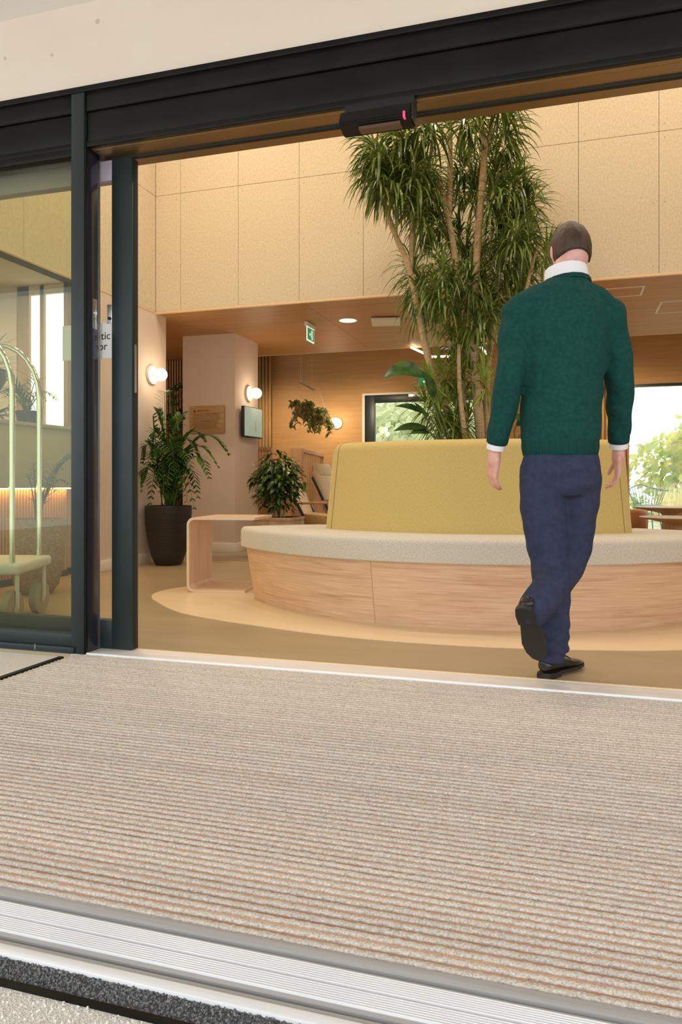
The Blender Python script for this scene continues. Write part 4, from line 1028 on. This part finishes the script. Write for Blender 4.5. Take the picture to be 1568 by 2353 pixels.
def lounge_chair(loc, rz, label, m_back, m_seat):
    t = empty('armchair', loc, rz, label=label, cat='armchair', group='low lounge armchairs')
    def rbox(*a, M=None, b=0.02): return box(B(), *a, b, 3, M)
    T_ = lambda x, y, z: Matrix.Translation((x, y, z))
    obj('seat', rbox(-0.27, 0.27, -0.28, 0.28, -0.06, 0.06, M=T_(0, 0, 0.36) @ Matrix.Rotation(R(6), 4, 'Y'), b=0.035), m_seat, t, local=True)
    obj('backrest', rbox(-0.045, 0.045, -0.27, 0.27, 0, 0.62, M=T_(-0.25, 0, 0.36) @ Matrix.Rotation(R(-20), 4, 'Y'), b=0.035), m_back, t, local=True)
    obj('headrest', rbox(-0.05, 0.05, -0.24, 0.24, 0, 0.18, M=T_(-0.43, 0, 0.86) @ Matrix.Rotation(R(-14), 4, 'Y'), b=0.04), m_back, t, local=True)
    for s in (-1, 1):
        y = s * 0.31
        obj('arm', rbox(-0.30, 0.30, y - 0.022, y + 0.022, 0.55, 0.575, b=0.008), M_chairw, t, local=True)
        obj('leg', tube(B(), [(0.24, y, 0.55), (0.27, y, 0.0)], 0.016, 8), M_blackm, t, local=True)
        obj('leg', tube(B(), [(-0.46, y, 0.86), (-0.22, y, 0.40), (-0.32, y, 0.0)], 0.016, 8), M_blackm, t, local=True)
    obj('frame', tube(B(), [(0.25, -0.31, 0.29), (0.25, 0.31, 0.29), (-0.25, 0.31, 0.27), (-0.25, -0.31, 0.27), (0.25, -0.31, 0.29)], 0.014, 8), M_blackm, t, local=True)
    return t
lounge_chair((-2.62, 8.05, 0), R(8), 'nearer low armchair with a tan seat beside the umbrella bush', M_cush, M_ochre)
lounge_chair((-2.66, 9.25, 0), R(-4), 'further cream armchair in front of the slat screen', M_cush, M_cush)

# curtains
def curtain(x0, x1, y, z0, z1, folds, label, m=M_curtain, amp=0.035):
    bm = B(); n = folds * 10; prev = None
    for i in range(n + 1):
        t = i / n; x = x0 + (x1 - x0) * t; yy = y + amp * math.sin(t * folds * 2 * math.pi)
        cur = [bm.verts.new((x, yy, z0)), bm.verts.new((x, yy + 0.003, z0 + 0.5 * (z1 - z0))), bm.verts.new((x, yy, z1))]
        if prev:
            for k in range(2): bm.faces.new((prev[k], cur[k], cur[k + 1], prev[k + 1]))
        prev = cur
    t = empty('curtain', (x0, y, z0), label=label, cat='curtain')
    o = obj('drape', bm, m, t, smooth=180)
    o.modifiers.new('thick', 'SOLIDIFY').thickness = 0.004
    obj('track', bx(x0 - 0.02, x1 + 0.02, y - 0.02, y + 0.02, z1, z1 + 0.025), M_white, t)
curtain(-4.95, -4.50, BW - 0.12, 0.02, 2.98, 8, 'ochre floor length curtain in the lounge corner beside the column')
curtain(0.36, 0.80, BW - 0.14, 0.02, 2.25, 8, 'gathered ochre curtain at the left of the garden window', amp=0.04)

# low tables, tub chairs by the garden window
def pedestal(loc, h, rt, label):
    t = empty('coffee_table', loc, label=label, cat='table', group='round pedestal coffee tables')
    obj('top', lathe(B(), [(0.001, h - 0.075), (0.10, h - 0.075), (rt - 0.02, h - 0.016), (rt, h - 0.006), (rt - 0.004, h), (0.001, h)], loc, 56), M_table, t)
    obj('pedestal', lathe(B(), [(0.17, 0), (0.17, 0.012), (0.085, 0.03), (0.085, h - 0.09), (0.11, h - 0.072)], loc, 40), M_table, t)
pedestal((1.16, 9.62, 0), 0.50, 0.405, 'taller round oak pedestal table near the garden window')
pedestal((1.15, 8.68, 0), 0.42, 0.41, 'lower round oak pedestal table behind the bench')
def tub(loc, rz, label, m):
    t = empty('tub_chair', loc, rz, label=label, cat='chair', group='low tan tub chairs')
    obj('seat', lathe(B(), [(0.001, 0.14), (0.24, 0.14), (0.26, 0.20), (0.25, 0.30), (0.22, 0.33), (0.001, 0.33)], (0, 0, 0), 32), m, t, local=True)
    b_ = sector(B(), [(0.25, 0.16), (0.30, 0.16), (0.31, 0.40), (0.29, 0.44), (0.25, 0.42)], 0, 0, R(20), R(250), 30)
    obj('backrest', b_, m, t, local=True)
    for k in range(4):
        a = R(45 + 90 * k); obj('leg', tube(B(), [(0.18 * math.cos(a), 0.18 * math.sin(a), 0.15), (0.22 * math.cos(a), 0.22 * math.sin(a), 0)], 0.012, 8), M_blackm, t, local=True)
tub((0.68, 10.25, 0), R(200), 'tan leather tub chair low by the garden window, left of the tables', M_tan)
tub((1.62, 10.35, 0), R(150), 'tan leather tub chair low behind the taller pedestal table', M_tan)

# ================================================================== RECEPTION SIDE, SEEN THROUGH THE GLASS, AND ITS REFLECTIONS
ds = empty('reception_desk', (-4.3, 4.3, 0), label='olive reception counter with a lit oak slat front behind the glass', cat='desk')
obj('counter', bx(-4.75, -4.0, 3.30, 5.34, 0.745, 1.225, 0.004), M_green, ds)
obj('top', bx(-4.78, -3.985, 3.29, 5.345, 1.225, 1.254, 0.004), M_green, ds)
obj('base', bx(-4.72, -4.07, 3.33, 5.32, 0.0, 0.745), M_planter, ds)
obj('light_strip', bx(-4.040, -4.015, 3.35, 5.30, 0.735, 0.744), M_strip, ds)
me = bpy.data.meshes.new('slat'); q = bx(-0.014, 0.006, -0.011, 0.011, 0.05, 0.735, 0.002, 1); q.to_mesh(me); q.free(); me.materials.append(M_dslat)
for i in range(60):
    o = link('slat', me, ds, local=True); o.location = (-4.064 + 4.3, 3.36 + i * 0.0327 - 4.3, 0)
obj('plinth', bx(-4.06, -4.05, 3.33, 5.32, 0, 0.05), M_blackm, ds)

r = random.Random(77)
# bowl plant on the counter
def desk_pot(name, c, label, prof, m):
    return lathe_pot(name, c, prof, m, label, 'pot')
c = (-4.28, 4.62, 1.254)
desk_pot('bowl_pot', c, 'dark bowl pot on a stand on the reception counter', [(0.06, 0), (0.05, 0.02), (0.03, 0.20), (0.11, 0.24), (0.155, 0.32), (0.16, 0.40), (0.145, 0.40), (0.001, 0.37)], M_pot)
sp_ = empty('spider_plant', (c[0], c[1], c[2] + 0.38), label='arching spider plant in the bowl pot on the reception counter', cat='plant')
for k in range(5):
    bm = B()
    for i in range(9):
        a = r.uniform(0, 6.28); el = r.uniform(0.5, 1.3)
        blade(bm, (c[0], c[1], c[2] + 0.37), (math.cos(a) * math.cos(el), math.sin(a) * math.cos(el), math.sin(el)), r.uniform(.32, .55), 0.016, 3.2, 8)
    obj('leaf_tuft', bm, M_palm, sp_, smooth=0)
c = (-4.50, 4.12, 1.254)
desk_pot('round_pot', c, 'small round pot at the near end of the reception counter', [(0.06, 0), (0.085, 0.05), (0.09, 0.13), (0.08, 0.13), (0.001, 0.11)], M_wpot)
sn = empty('sword_leaf_plant', (c[0], c[1], c[2] + 0.11), label='upright sword leaved plant at the near end of the counter', cat='plant')
for i in range(9):
    a = i * 2.4; obj('leaf', blade(B(), (c[0] + .02 * math.cos(a), c[1] + .02 * math.sin(a), c[2] + 0.1), (math.cos(a) * .22, math.sin(a) * .22, 1), r.uniform(.45, .72), 0.042, 0.2, 6, twist=r.uniform(0, 3)), M_palm, sn, smooth=80)
c = (-4.20, 4.62 + 0.05, 1.254)
lo = empty('low_leafy_plant', (-4.12, 4.50, 1.254), label='low plant with broad green leaves at the counter front', cat='plant')
for i in range(13):
    a = i * 2.4; bm = B(); p = Vector((-4.12, 4.50, 1.27)); d = Vector((math.cos(a), math.sin(a), r.uniform(.3, 1.0)))
    paddle(bm, p, p + d * 0.11, p + d * 0.22 + Vector((0, 0, -0.07)), 0.062, 6); obj('leaf', bm, M_dark, lo, smooth=80)
pa = empty('counter_palm', (-4.25, 5.05, 1.254), label='feathery palm on the far end of the reception counter', cat='plant')
obj('pot', lathe(B(), [(0.07, 0), (0.09, 0.12), (0.08, 0.12), (0.001, 0.10)], (-4.25, 5.05, 1.254), 24), M_pot, pa)
for i in range(11):
    a = r.uniform(0, 6.28); p = Vector((-4.25, 5.05, 1.34)); e = p + Vector((math.cos(a) * .26, math.sin(a) * .20, r.uniform(-.02, .30)))
    obj('frond', frond(p, (p + e) / 2 + Vector((0, 0, .22)), e, 12, 0.12, 0.013, r), M_palm, pa, smooth=0)

# outdoor luggage trolley seen as a reflection, built solid behind the pane
lt = empty('trolley_reflection', (-3.2, 3.5, 0), label='chrome hooped luggage trolley on rubber wheels reflected in the glass', cat='trolley')
Rt = [Vector((-2.90, 3.33, 0)), Vector((-3.05, 3.73, 0))]; Lf = [Vector((-3.40, 3.20, 0)), Vector((-3.55, 3.60, 0))]
du = (Rt[0] - Lf[0]).normalized(); dv = (Rt[1] - Rt[0]).normalized()
MM = Matrix(((du.x, dv.x, 0, Lf[0].x), (du.y, dv.y, 0, Lf[0].y), (0, 0, 1, 0), (0, 0, 0, 1)))
Wd = (Rt[0] - Lf[0]).length; Ln = (Rt[1] - Rt[0]).length
obj('platform', box(B(), -0.06, Wd + 0.06, -0.06, Ln + 0.06, 0.285, 0.345, 0.02, 3, MM), M_cart, lt)
for k in (0, 1):
    a, b = Lf[k], Rt[k]; m_ = (a + b) / 2
    pts = [a + Vector((0, 0, 0.34)), a + Vector((0, 0, 1.30))]
    for j in range(1, 12):
        t = math.pi * j / 12; pts.append(m_ + (a - m_) * math.cos(t) + Vector((0, 0, 1.30 + 0.32 * math.sin(t))))
    pts += [b + Vector((0, 0, 1.30)), b + Vector((0, 0, 0.34))]
    obj('hoop', tube(B(), pts, 0.016, 12), M_chrome, lt)
    for p in (a, b):
        w = obj('wheel', tube(B(), [p + Vector((0, 0, 0.098)) - du * 0.02, p + Vector((0, 0, 0.098)) + du * 0.02], 0.098, 28), M_wheel, lt)
        obj('hub', tube(B(), [p + Vector((0, 0, 0.098)) - du * 0.026, p + Vector((0, 0, 0.098)) + du * 0.026], 0.028, 16), M_steel, w)
        obj('fork', tube(B(), [p + Vector((0, 0, 0.098)) + du * 0.028, p + Vector((0, 0, 0.29)) + du * 0.028], 0.012, 6), M_cart, w)
obj('top_bar', tube(B(), [(Lf[0] + Rt[0]) / 2 + Vector((0, 0, 1.62)), (Lf[1] + Rt[1]) / 2 + Vector((0, 0, 1.62))], 0.014, 10), M_chrome, lt)
c = (-3.62, 4.40, 0)
lathe_pot('pot_reflection', c, [(0.10, 0), (0.15, 0.06), (0.185, 0.22), (0.20, 0.40), (0.20, 0.53), (0.185, 0.53), (0.18, 0.48), (0.001, 0.48)], M_wpot, 'brown woven pot reflected in the glass behind the luggage trolley', 'pot', (0.18, 0.495))  # outdoor pot and palm, a reflection modelled as solid things indoors
ap = empty('palm_reflection', (c[0], c[1], 0.49), label='slender palm reflected in the glass with the brown woven pot', cat='plant')
for i in range(9):
    a = -1.2 + i * 0.42 + r.uniform(-.2, .2); p = Vector((c[0], c[1], 0.49)); e = p + Vector((math.cos(a) * r.uniform(.15, .30), math.sin(a) * .28, r.uniform(.15, .60)))
    e.x = max(e.x, -3.93)
    obj('frond', frond(p, (p + e) / 2 + Vector((0, 0, .30)), e, 12, 0.13, 0.012, r), M_palm, ap, smooth=0)

# ================================================================== GARDEN BEYOND THE WINDOWS
struct('garden_ground', bx(-14, 18, 11.13, 44, -0.2, -0.02), M_lawn)
struct('terrace', bx(-1, 6, 11.13, 13.6, -0.19, -0.012), M_deck)
def cloud(n, c, rx, ry, rz, s, r, flat=0.0):
    bm = B()
    for i in range(n):
        a = r.uniform(0, 6.283); z = r.uniform(-1, 1); q = r.random() ** 0.4; k = math.sqrt(1 - z * z)
        lump = 1 + 0.22 * math.sin(3 * a + 2 * z) + 0.15 * math.sin(5 * a - 4 * z)
        p = Vector((c[0] + rx * k * math.cos(a) * q * lump, c[1] + ry * k * math.sin(a) * q * lump, c[2] + rz * z * q * lump))
        d = Vector((r.uniform(-1, 1), r.uniform(-1, 1), r.uniform(-1, 1))).normalized(); u = d.orthogonal().normalized(); w = d.cross(u); l = s * r.uniform(.6, 1.3)
        v = [bm.verts.new(p - u * l * .5), bm.verts.new(p + w * l * .28), bm.verts.new(p + u * l * .5), bm.verts.new(p - w * l * .28)]
        bm.faces.new(v)
    return bm
def garden_tree(loc, h, rx, rz, m, label, n=5200, s=0.16, seed=1):
    t = empty('garden_tree', loc, label=label, cat='tree', group='garden trees outside the windows')
    obj('trunk', tube(B(), [loc, (loc[0] + .05, loc[1], h * .6), (loc[0], loc[1], h)], [0.09, 0.07, 0.03], 8), M_bark, t)
    obj('crown', cloud(n, (loc[0], loc[1], h), rx, rx, rz, s, random.Random(seed)), m, t, smooth=0, kind='stuff')
garden_tree((4.4, 20.3, 0), 1.35, 2.4, 1.55, M_out, 'yellow green garden tree filling the right window', 9000, 0.26, 1)
garden_tree((8.6, 25.5, 0), 2.2, 2.8, 2.4, M_out2, 'paler garden tree beyond the yellow green one', 6000, 0.3, 2)
garden_tree((-3.3, 17.0, 0), 1.5, 2.2, 1.55, M_out2, 'pale green garden tree filling the left window', 8000, 0.24, 3)
garden_tree((-1.2, 22.5, 0), 2.0, 2.0, 1.7, M_out2, 'whitish green garden tree further behind the left window', 5000, 0.26, 4)
hd = obj('garden_hedge', cloud(5200, (4.4, 16.55, 0.40), 3.0, 0.5, 0.5, 0.15, random.Random(8)), M_out, smooth=0, label='low clipped hedge behind the garden chairs', cat='hedge', kind='stuff')
r = random.Random(5); bm = B()
for i in range(1500):
    x = r.uniform(1.6, 5.0); y = r.uniform(14.2, 15.5)
    blade(bm, (x, y, 0), (r.uniform(-.2, .2), r.uniform(-.2, .2), 1), r.uniform(.4, .85), 0.02, 0.6, 3)
obj('tall_grass', bm, M_grassy, smooth=0, label='dry tall grasses in the garden bed', cat='grass', kind='stuff')
def garden_chair(loc, rz, label):
    t = empty('garden_chair', loc, rz, label=label, cat='chair', group='teal wire garden chairs')
    obj('seat', lathe(B(), [(0.001, 0.43), (0.21, 0.43), (0.225, 0.44), (0.21, 0.45), (0.001, 0.45)], (0, 0, 0), 28), M_teal, t, local=True)
    top = [(0.30 * math.cos(R(a)), 0.27 * math.sin(R(a)), 0.78 - 0.10 * abs(math.cos(R(a)))) for a in range(-10, 191, 12)]
    obj('back_hoop', tube(B(), top, 0.011, 8), M_teal, t, local=True)
    for p in top[1:-1:1]:
        obj('spindle', tube(B(), [p, (p[0] * .66, p[1] * .70, 0.44)], 0.005, 5), M_teal, t, local=True)
    for a in (45, 135, 225, 315):
        obj('leg', tube(B(), [(0.15 * math.cos(R(a)), 0.15 * math.sin(R(a)), 0.43), (0.23 * math.cos(R(a)), 0.23 * math.sin(R(a)), 0)], 0.010, 7), M_teal, t, local=True)
garden_chair((1.22, 12.75, -0.012), R(20), 'teal wire garden chair on the terrace outside the right window')
garden_chair((0.62, 12.5, -0.012), R(-50), 'teal wire garden chair partly hidden at the curtain edge')

# ================================================================== THE PERSON
pr = empty('person', (-0.035, 3.117, 0), R(17.07), label='person walking away in a green sweater, white collar and navy trousers', cat='person')
def bake(bm, voxel, smooth_it=6):
    me = bpy.data.meshes.new('bake'); bmesh.ops.recalc_face_normals(bm, faces=bm.faces[:]); bm.to_mesh(me); bm.free()
    o = bpy.data.objects.new('bake', me); COL.objects.link(o)
    m = o.modifiers.new('r', 'REMESH'); m.mode = 'VOXEL'; m.voxel_size = voxel; m.use_smooth_shade = True
    s = o.modifiers.new('s', 'SMOOTH'); s.iterations = smooth_it; s.factor = 0.5
    dg = bpy.context.evaluated_depsgraph_get(); out = bpy.data.meshes.new_from_object(o.evaluated_get(dg))
    bpy.data.objects.remove(o); bpy.data.meshes.remove(me); out.shade_smooth()
    return out
def limb(bm, pts, rads, n=14, flat=None):
    """tapered limb with rounded ends"""
    c = crom(pts, 5); k = len(pts); rr = []
    for i in range(len(c)):
        t = i / (len(c) - 1) * (k - 1); j = min(int(t), k - 2); f = t - j; rr.append(rads[j] * (1 - f) + rads[j + 1] * f)
    tube(bm, c, rr, n, flat=flat); ball(bm, c[0], rr[0] * 0.97); ball(bm, c[-1], rr[-1] * 0.97)
def put_mesh(name, me, m, label=None, parent=pr):
    me.materials.clear(); me.materials.append(m)
    return link(name, me, parent, local=True, label=label)
X_, Y_ = (1, 0, 0), (0, 1, 0)
# joints (x = to the picture's right, y = away from the camera, z = up)
shL, elL, wrL = (-0.162, 0.0, 1.462), (-0.212, -0.045, 1.190), (-0.246, 0.035, 0.935)
shR, elR, wrR = (0.196, 0.0, 1.462), (0.258, 0.03, 1.205), (0.284, 0.115, 0.945)
hpL, knL, anL = (-0.070, 0.0, 0.84), (-0.030, 0.03, 0.465), (-0.038, 0.0, 0.085)
hpR, knR, anR = (0.085, 0.02, 0.84), (0.062, 0.08, 0.460), (-0.160, -0.190, 0.285)
HC = Vector((0.072, 0.085, 1.745))          # head centre
tilt = Matrix.Rotation(R(-24), 4, 'X')      # bowed forward
# --- body
bm = B()
for (z, cx, rx, ry) in (): pass
tors = [((0.008, 0.0, 0.86), 0.145, 0.095), ((0.008, 0.0, 1.00), 0.130, 0.088), ((0.012, 0.0, 1.15), 0.135, 0.092), ((0.016, 0.0, 1.32), 0.165, 0.105), ((0.018, 0.0, 1.46), 0.160, 0.095), ((0.024, 0.015, 1.55), 0.095, 0.075), ((0.034, 0.03, 1.60), 0.058, 0.058)]
rings_loft(bm, [(c, X_, Y_, a, b) for c, a, b in tors])
limb(bm, [(0.034, 0.03, 1.56), (0.045, 0.045, 1.64), (0.058, 0.06, 1.70)], [0.060, 0.056, 0.056])
ball(bm, HC, 0.075, 0.094, 0.115, 24, 18, tilt)
ball(bm, HC + tilt @ Vector((0, 0.035, -0.062)), 0.056, 0.060, 0.060, 20, 14)           # jaw
ball(bm, HC + tilt @ Vector((0, 0.103, -0.018)), 0.014, 0.020, 0.026)                     # nose
ball(bm, HC + tilt @ Vector((0, 0.090, -0.066)), 0.025, 0.012, 0.011)                     # mouth
ball(bm, HC + tilt @ Vector((0, 0.080, 0.016)), 0.055, 0.018, 0.012)                      # brow
for s in (-1, 1):
    ball(bm, HC + tilt @ Vector((s * 0.076, -0.004, -0.008)), 0.010, 0.019, 0.032)        # ears
for a, b, c in ((shL, elL, wrL), (shR, elR, wrR)): limb(bm, [a, b, c], [0.050, 0.040, 0.028])
for a, b, c in ((hpL, knL, anL), (hpR, knR, anR)): limb(bm, [a, b, c], [0.078, 0.052, 0.036])
def hand(bm, wrist, down, palm_n, thumb_side):
    """palm, four curled fingers and a thumb; down = direction of fingers, thumb_side = towards the thumb"""
    w = Vector(wrist); d = Vector(down).normalized(); n = Vector(palm_n).normalized(); s = Vector(thumb_side).normalized()
    limb(bm, [w, w + d * 0.03], [0.027, 0.028], flat=1.0)
    for k in range(4):
        o = w + s * (0.027 - 0.018 * k); limb(bm, [o + d * 0.02, o + d * 0.092], [0.0145, 0.0125], 10)
    lens = [0.070, 0.080, 0.074, 0.056]
    for k in range(4):
        b0 = w + s * (0.029 - 0.0195 * k) + d * 0.092; L = lens[k]
        d1 = (d + n * 0.30).normalized(); d2 = (d + n * 0.95).normalized(); d3 = (d * 0.5 + n).normalized()
        p1 = b0 + d1 * L * 0.45; p2 = p1 + d2 * L * 0.33; p3 = p2 + d3 * L * 0.24
        tube(bm, [b0 - d * 0.01, b0, p1, p2, p3], [0.0095, 0.0095, 0.0088, 0.0080, 0.0068], 10); ball(bm, p3, 0.0066); ball(bm, p1, 0.0089); ball(bm, p2, 0.0081)
    t0 = w + s * 0.026 + d * 0.025; t1 = t0 + (s * 0.75 + d + n * 0.3).normalized() * 0.040; t2 = t1 + (s * 0.25 + d + n * 0.45).normalized() * 0.032; t3 = t2 + (d + n * 0.5).normalized() * 0.022
    tube(bm, [t0, t1, t2, t3], [0.0135, 0.0115, 0.0098, 0.0080], 10); ball(bm, t3, 0.0078)
dL = (Vector(wrL) - Vector(elL)).normalized(); dR = (Vector(wrR) - Vector(elR)).normalized()
hwL = Vector(wrL) + dL * 0.035; hwR = Vector(wrR) + dR * 0.035
hand(bm, hwL, dL + Vector((0.05, 0, -0.2)), (0.95, 0.25, 0), (-0.25, 0.95, 0.2))
hand(bm, hwR, dR + Vector((-0.05, -.1, -0.2)), (-0.95, 0.25, 0), (0.25, 0.95, 0.2))
put_mesh('body', bake(bm, 0.0052, 5), M_skin)
# eyes
for s in (-1, 1):
    obj('eye', ball(B(), HC + tilt @ Vector((s * 0.031, 0.082, 0.004)), 0.0115), M_eye, pr, local=True)
# --- hair: cap over crown and back of the head, short
bm = B(); t = bmesh.new(); bmesh.ops.create_uvsphere(t, u_segments=40, v_segments=28, radius=1)
kill = [v for v in t.verts if (v.co.y > 0.62 and v.co.z < 0.62) or v.co.z < -0.62 or (v.co.z < -0.05 and v.co.y > 0.12)]
bmesh.ops.delete(t, geom=kill, context='VERTS')
rr_ = random.Random(3)
for v in t.verts:
    k = 1.0 + rr_.uniform(-0.012, 0.02); v.co = Vector((v.co.x * 0.0825 * k, v.co.y * 0.101 * k - 0.003, v.co.z * 0.1235 * k + 0.004))
bmesh.ops.transform(t, matrix=Matrix.Translation(HC) @ tilt, verts=t.verts[:]); merge(bm, t)
o = obj('hair', bm, M_hair, pr, local=True, smooth=180); sd = o.modifiers.new('t', 'SOLIDIFY'); sd.thickness = 0.008
# --- shirt collar
bm = B(); rings = []
for (z, k, off) in ((1.580, 1.0, 0.0), (1.605, 1.0, 0.004), (1.655, 0.96, 0.014), (1.657, 0.89, 0.014), (1.60, 0.90, 0.002)):
    rings.append(((0.040, 0.030 + off, z), (0.99, 0, 0.05), (0, 0.97, -0.22), 0.090 * k, 0.082 * k))
rings_loft(bm, rings, cap=False)
obj('shirt_collar', bm, M_shirt, pr, local=True, smooth=60, label='white shirt collar')
# --- sweater
bm = B()
tors = [((0.004, 0.0, 0.925), 0.150, 0.112), ((0.004, 0.0, 0.97), 0.163, 0.122), ((0.008, 0.0, 1.08), 0.163, 0.120), ((0.012, -0.005, 1.22), 0.170, 0.122), ((0.016, -0.008, 1.36), 0.186, 0.126), ((0.018, -0.005, 1.47), 0.186, 0.116), ((0.022, 0.005, 1.545), 0.146, 0.098), ((0.030, 0.018, 1.595), 0.094, 0.086), ((0.036, 0.024, 1.612), 0.084, 0.078)]
rings_loft(bm, [(c, X_, Y_, a, b) for c, a, b in tors])
for a, b, c in ((shL, elL, wrL), (shR, elR, wrR)):
    a, b, c = Vector(a), Vector(b), Vector(c)
    limb(bm, [a, (a + b) / 2 + Vector((0, 0, 0)), b, (b + c) / 2, c - (c - b) * 0.12], [0.076, 0.066, 0.058, 0.052, 0.044])
    limb(bm, [(0.02 + (a.x - 0.02) * 0.35, 0.0, 1.515), (0.02 + (a.x - 0.02) * 0.75, 0.0, 1.492), a + Vector((0, 0, -0.03))], [0.080, 0.078, 0.076])
me = bake(bm, 0.008, 6)
r = random.Random(6)
for v in me.vertices:       # soft folds of knitwear
    n = v.normal; p = v.co
    k = 0.0028 * math.sin(p.z * 46 + 9 * p.x + 3 * math.sin(p.x * 21 + p.z * 7)) * (0.35 + 0.65 * min(1, abs(p.x - 0.01) / 0.15)) + 0.0018 * math.sin(p.x * 38 + p.z * 31 + p.y * 20)
    if p.z < 0.97: k *= max(0, (p.z - 0.93) / 0.04) if abs(p.x - 0.01) < 0.18 else 1
    v.co = p + n * k
put_mesh('sweater', me, M_sweater)
bm = B()
rings_loft(bm, [((0.004, 0, 0.890), X_, Y_, 0.142, 0.107), ((0.004, 0, 0.895), X_, Y_, 0.151, 0.114), ((0.004, 0, 0.925), X_, Y_, 0.157, 0.118), ((0.004, 0, 0.955), X_, Y_, 0.156, 0.118)], cap=False)
obj('hem_band', bm, M_rib, pr, local=True, smooth=60)
bm = B(); rings_loft(bm, [((0.036, 0.026, 1.578), (0.99, 0, 0.05), (0, 0.97, -0.22), 0.103, 0.096), ((0.038, 0.027, 1.598), (0.99, 0, 0.05), (0, 0.97, -0.22), 0.098, 0.091), ((0.038, 0.028, 1.600), (0.99, 0, 0.05), (0, 0.97, -0.22), 0.088, 0.080)], cap=False)
obj('neck_band', bm, M_rib, pr, local=True, smooth=60)
for c, d in ((wrL, dL), (wrR, dR)):
    c = Vector(c)
    obj('sweater_cuff', tube(B(), [c - d * 0.045, c - d * 0.035, c - d * 0.012, c - d * 0.004], [0.040, 0.045, 0.043, 0.036], 18), M_rib, pr, local=True, smooth=60)
    obj('shirt_cuff', tube(B(), [c - d * 0.012, c - d * 0.01, c + d * 0.016, c + d * 0.017], [0.034, 0.0385, 0.0375, 0.033], 18), M_shirt, pr, local=True, smooth=60, label='white shirt cuff')
# --- trousers
bm = B()
rings_loft(bm, [(c, X_, Y_, a, b) for c, a, b in (((0.006, 0, 0.955), 0.138, 0.100), ((0.006, 0.0, 0.90), 0.148, 0.108), ((0.006, -0.006, 0.83), 0.160, 0.120), ((0.006, -0.002, 0.77), 0.158, 0.112), ((0.004, 0.0, 0.73), 0.130, 0.09))])
limb(bm, [(-0.066, 0.0, 0.82), (-0.056, 0.012, 0.64), (-0.032, 0.022, 0.46), (-0.030, 0.0, 0.28), (-0.037, -0.002, 0.11)], [0.096, 0.092, 0.078, 0.074, 0.072])
kn = Vector(knR); an = Vector(anR)
limb(bm, [(0.082, 0.012, 0.82), (0.080, 0.055, 0.64), kn, (kn + an) / 2, an + (kn - an).normalized() * 0.02], [0.096, 0.090, 0.078, 0.072, 0.066])
me = bake(bm, 0.008, 6)
for v in me.vertices:
    n = v.normal; p = v.co
    k = 0.0018 * math.sin(p.z * 34 + 14 * p.x + 2.5 * math.sin(p.x * 19)) + 0.0016 * math.sin(p.z * 71 - 22 * p.x + p.y * 15)
    if p.z < 0.24 and p.x > -0.13 and p.y > -0.11: k += 0.006 * math.sin(p.z * 120 + p.x * 18) * (0.24 - p.z) / 0.14
    v.co = p + n * k
put_mesh('trousers', me, M_trouser)
# --- shoes
def shoe(name, M, label):
    s = bpy.data.objects.new(name, None)
    bm = B()
    # x forward (toe), z up, heel at x=0
    sec = [(-0.012, 0.020, 0.030, 0.070), (0.0, 0.030, 0.022, 0.078), (0.04, 0.034, 0.022, 0.082), (0.085, 0.034, 0.020, 0.080), (0.13, 0.037, 0.016, 0.066), (0.18, 0.045, 0.012, 0.052), (0.225, 0.044, 0.012, 0.044), (0.262, 0.034, 0.013, 0.036), (0.283, 0.016, 0.015, 0.028)]
    rings_loft(bm, [((x, 0, (a + b) / 2), (0, 1, 0), (0, 0, 1), w, (b - a) / 2) for x, w, a, b in sec])
    me = bake(bm, 0.006, 4); me.transform(M); u = put_mesh(name, me, M_leather, label)
    bm = B(); pts = [(-0.016, 0), (-0.006, 0.028), (0.03, 0.036), (0.09, 0.033), (0.15, 0.042), (0.20, 0.049), (0.25, 0.041), (0.282, 0.022), (0.291, 0)]
    pts = pts + [(x, -y) for x, y in pts[-2:0:-1]]
    prism(bm, [(x, y, 0.0 if False else 0.012) for x, y in pts], (0, 0, 0.010))
    hl = [(x, y) for x, y in pts if x <= 0.09]
    prism(bm, [(-0.016, -0.012, 0), (-0.016, 0.012, 0), (-0.006, 0.030, 0), (0.03, 0.036, 0), (0.078, 0.034, 0), (0.078, -0.034, 0), (0.03, -0.036, 0), (-0.006, -0.030, 0)], (0, 0, 0.014))
    bmesh.ops.transform(bm, matrix=M, verts=bm.verts[:])
    so = obj('sole', bm, M_sole, u, local=True, smooth=30)
    bm = B()
    for k in range(4):
        x = 0.115 + k * 0.020; z = 0.083 - k * 0.008
        tube(bm, [(x, -0.018, z - 0.006), (x + .004, 0, z + 0.001), (x, 0.018, z - 0.006)], 0.0025, 6)
    bmesh.ops.transform(bm, matrix=M, verts=bm.verts[:]); obj('laces', bm, M_sole, u, local=True)
    bpy.data.objects.remove(s)
shoe('shoe', Matrix.Translation((-0.068, -0.030, 0.001)) @ Matrix.Rotation(R(44), 4, 'Z'), 'black leather shoe planted on the floor')
shoe('shoe', Matrix.Translation((-0.205, -0.245, 0.305)) @ Matrix.Rotation(R(58), 4, 'Z') @ Matrix.Rotation(R(52), 4, 'Y'), 'black leather shoe lifted behind')
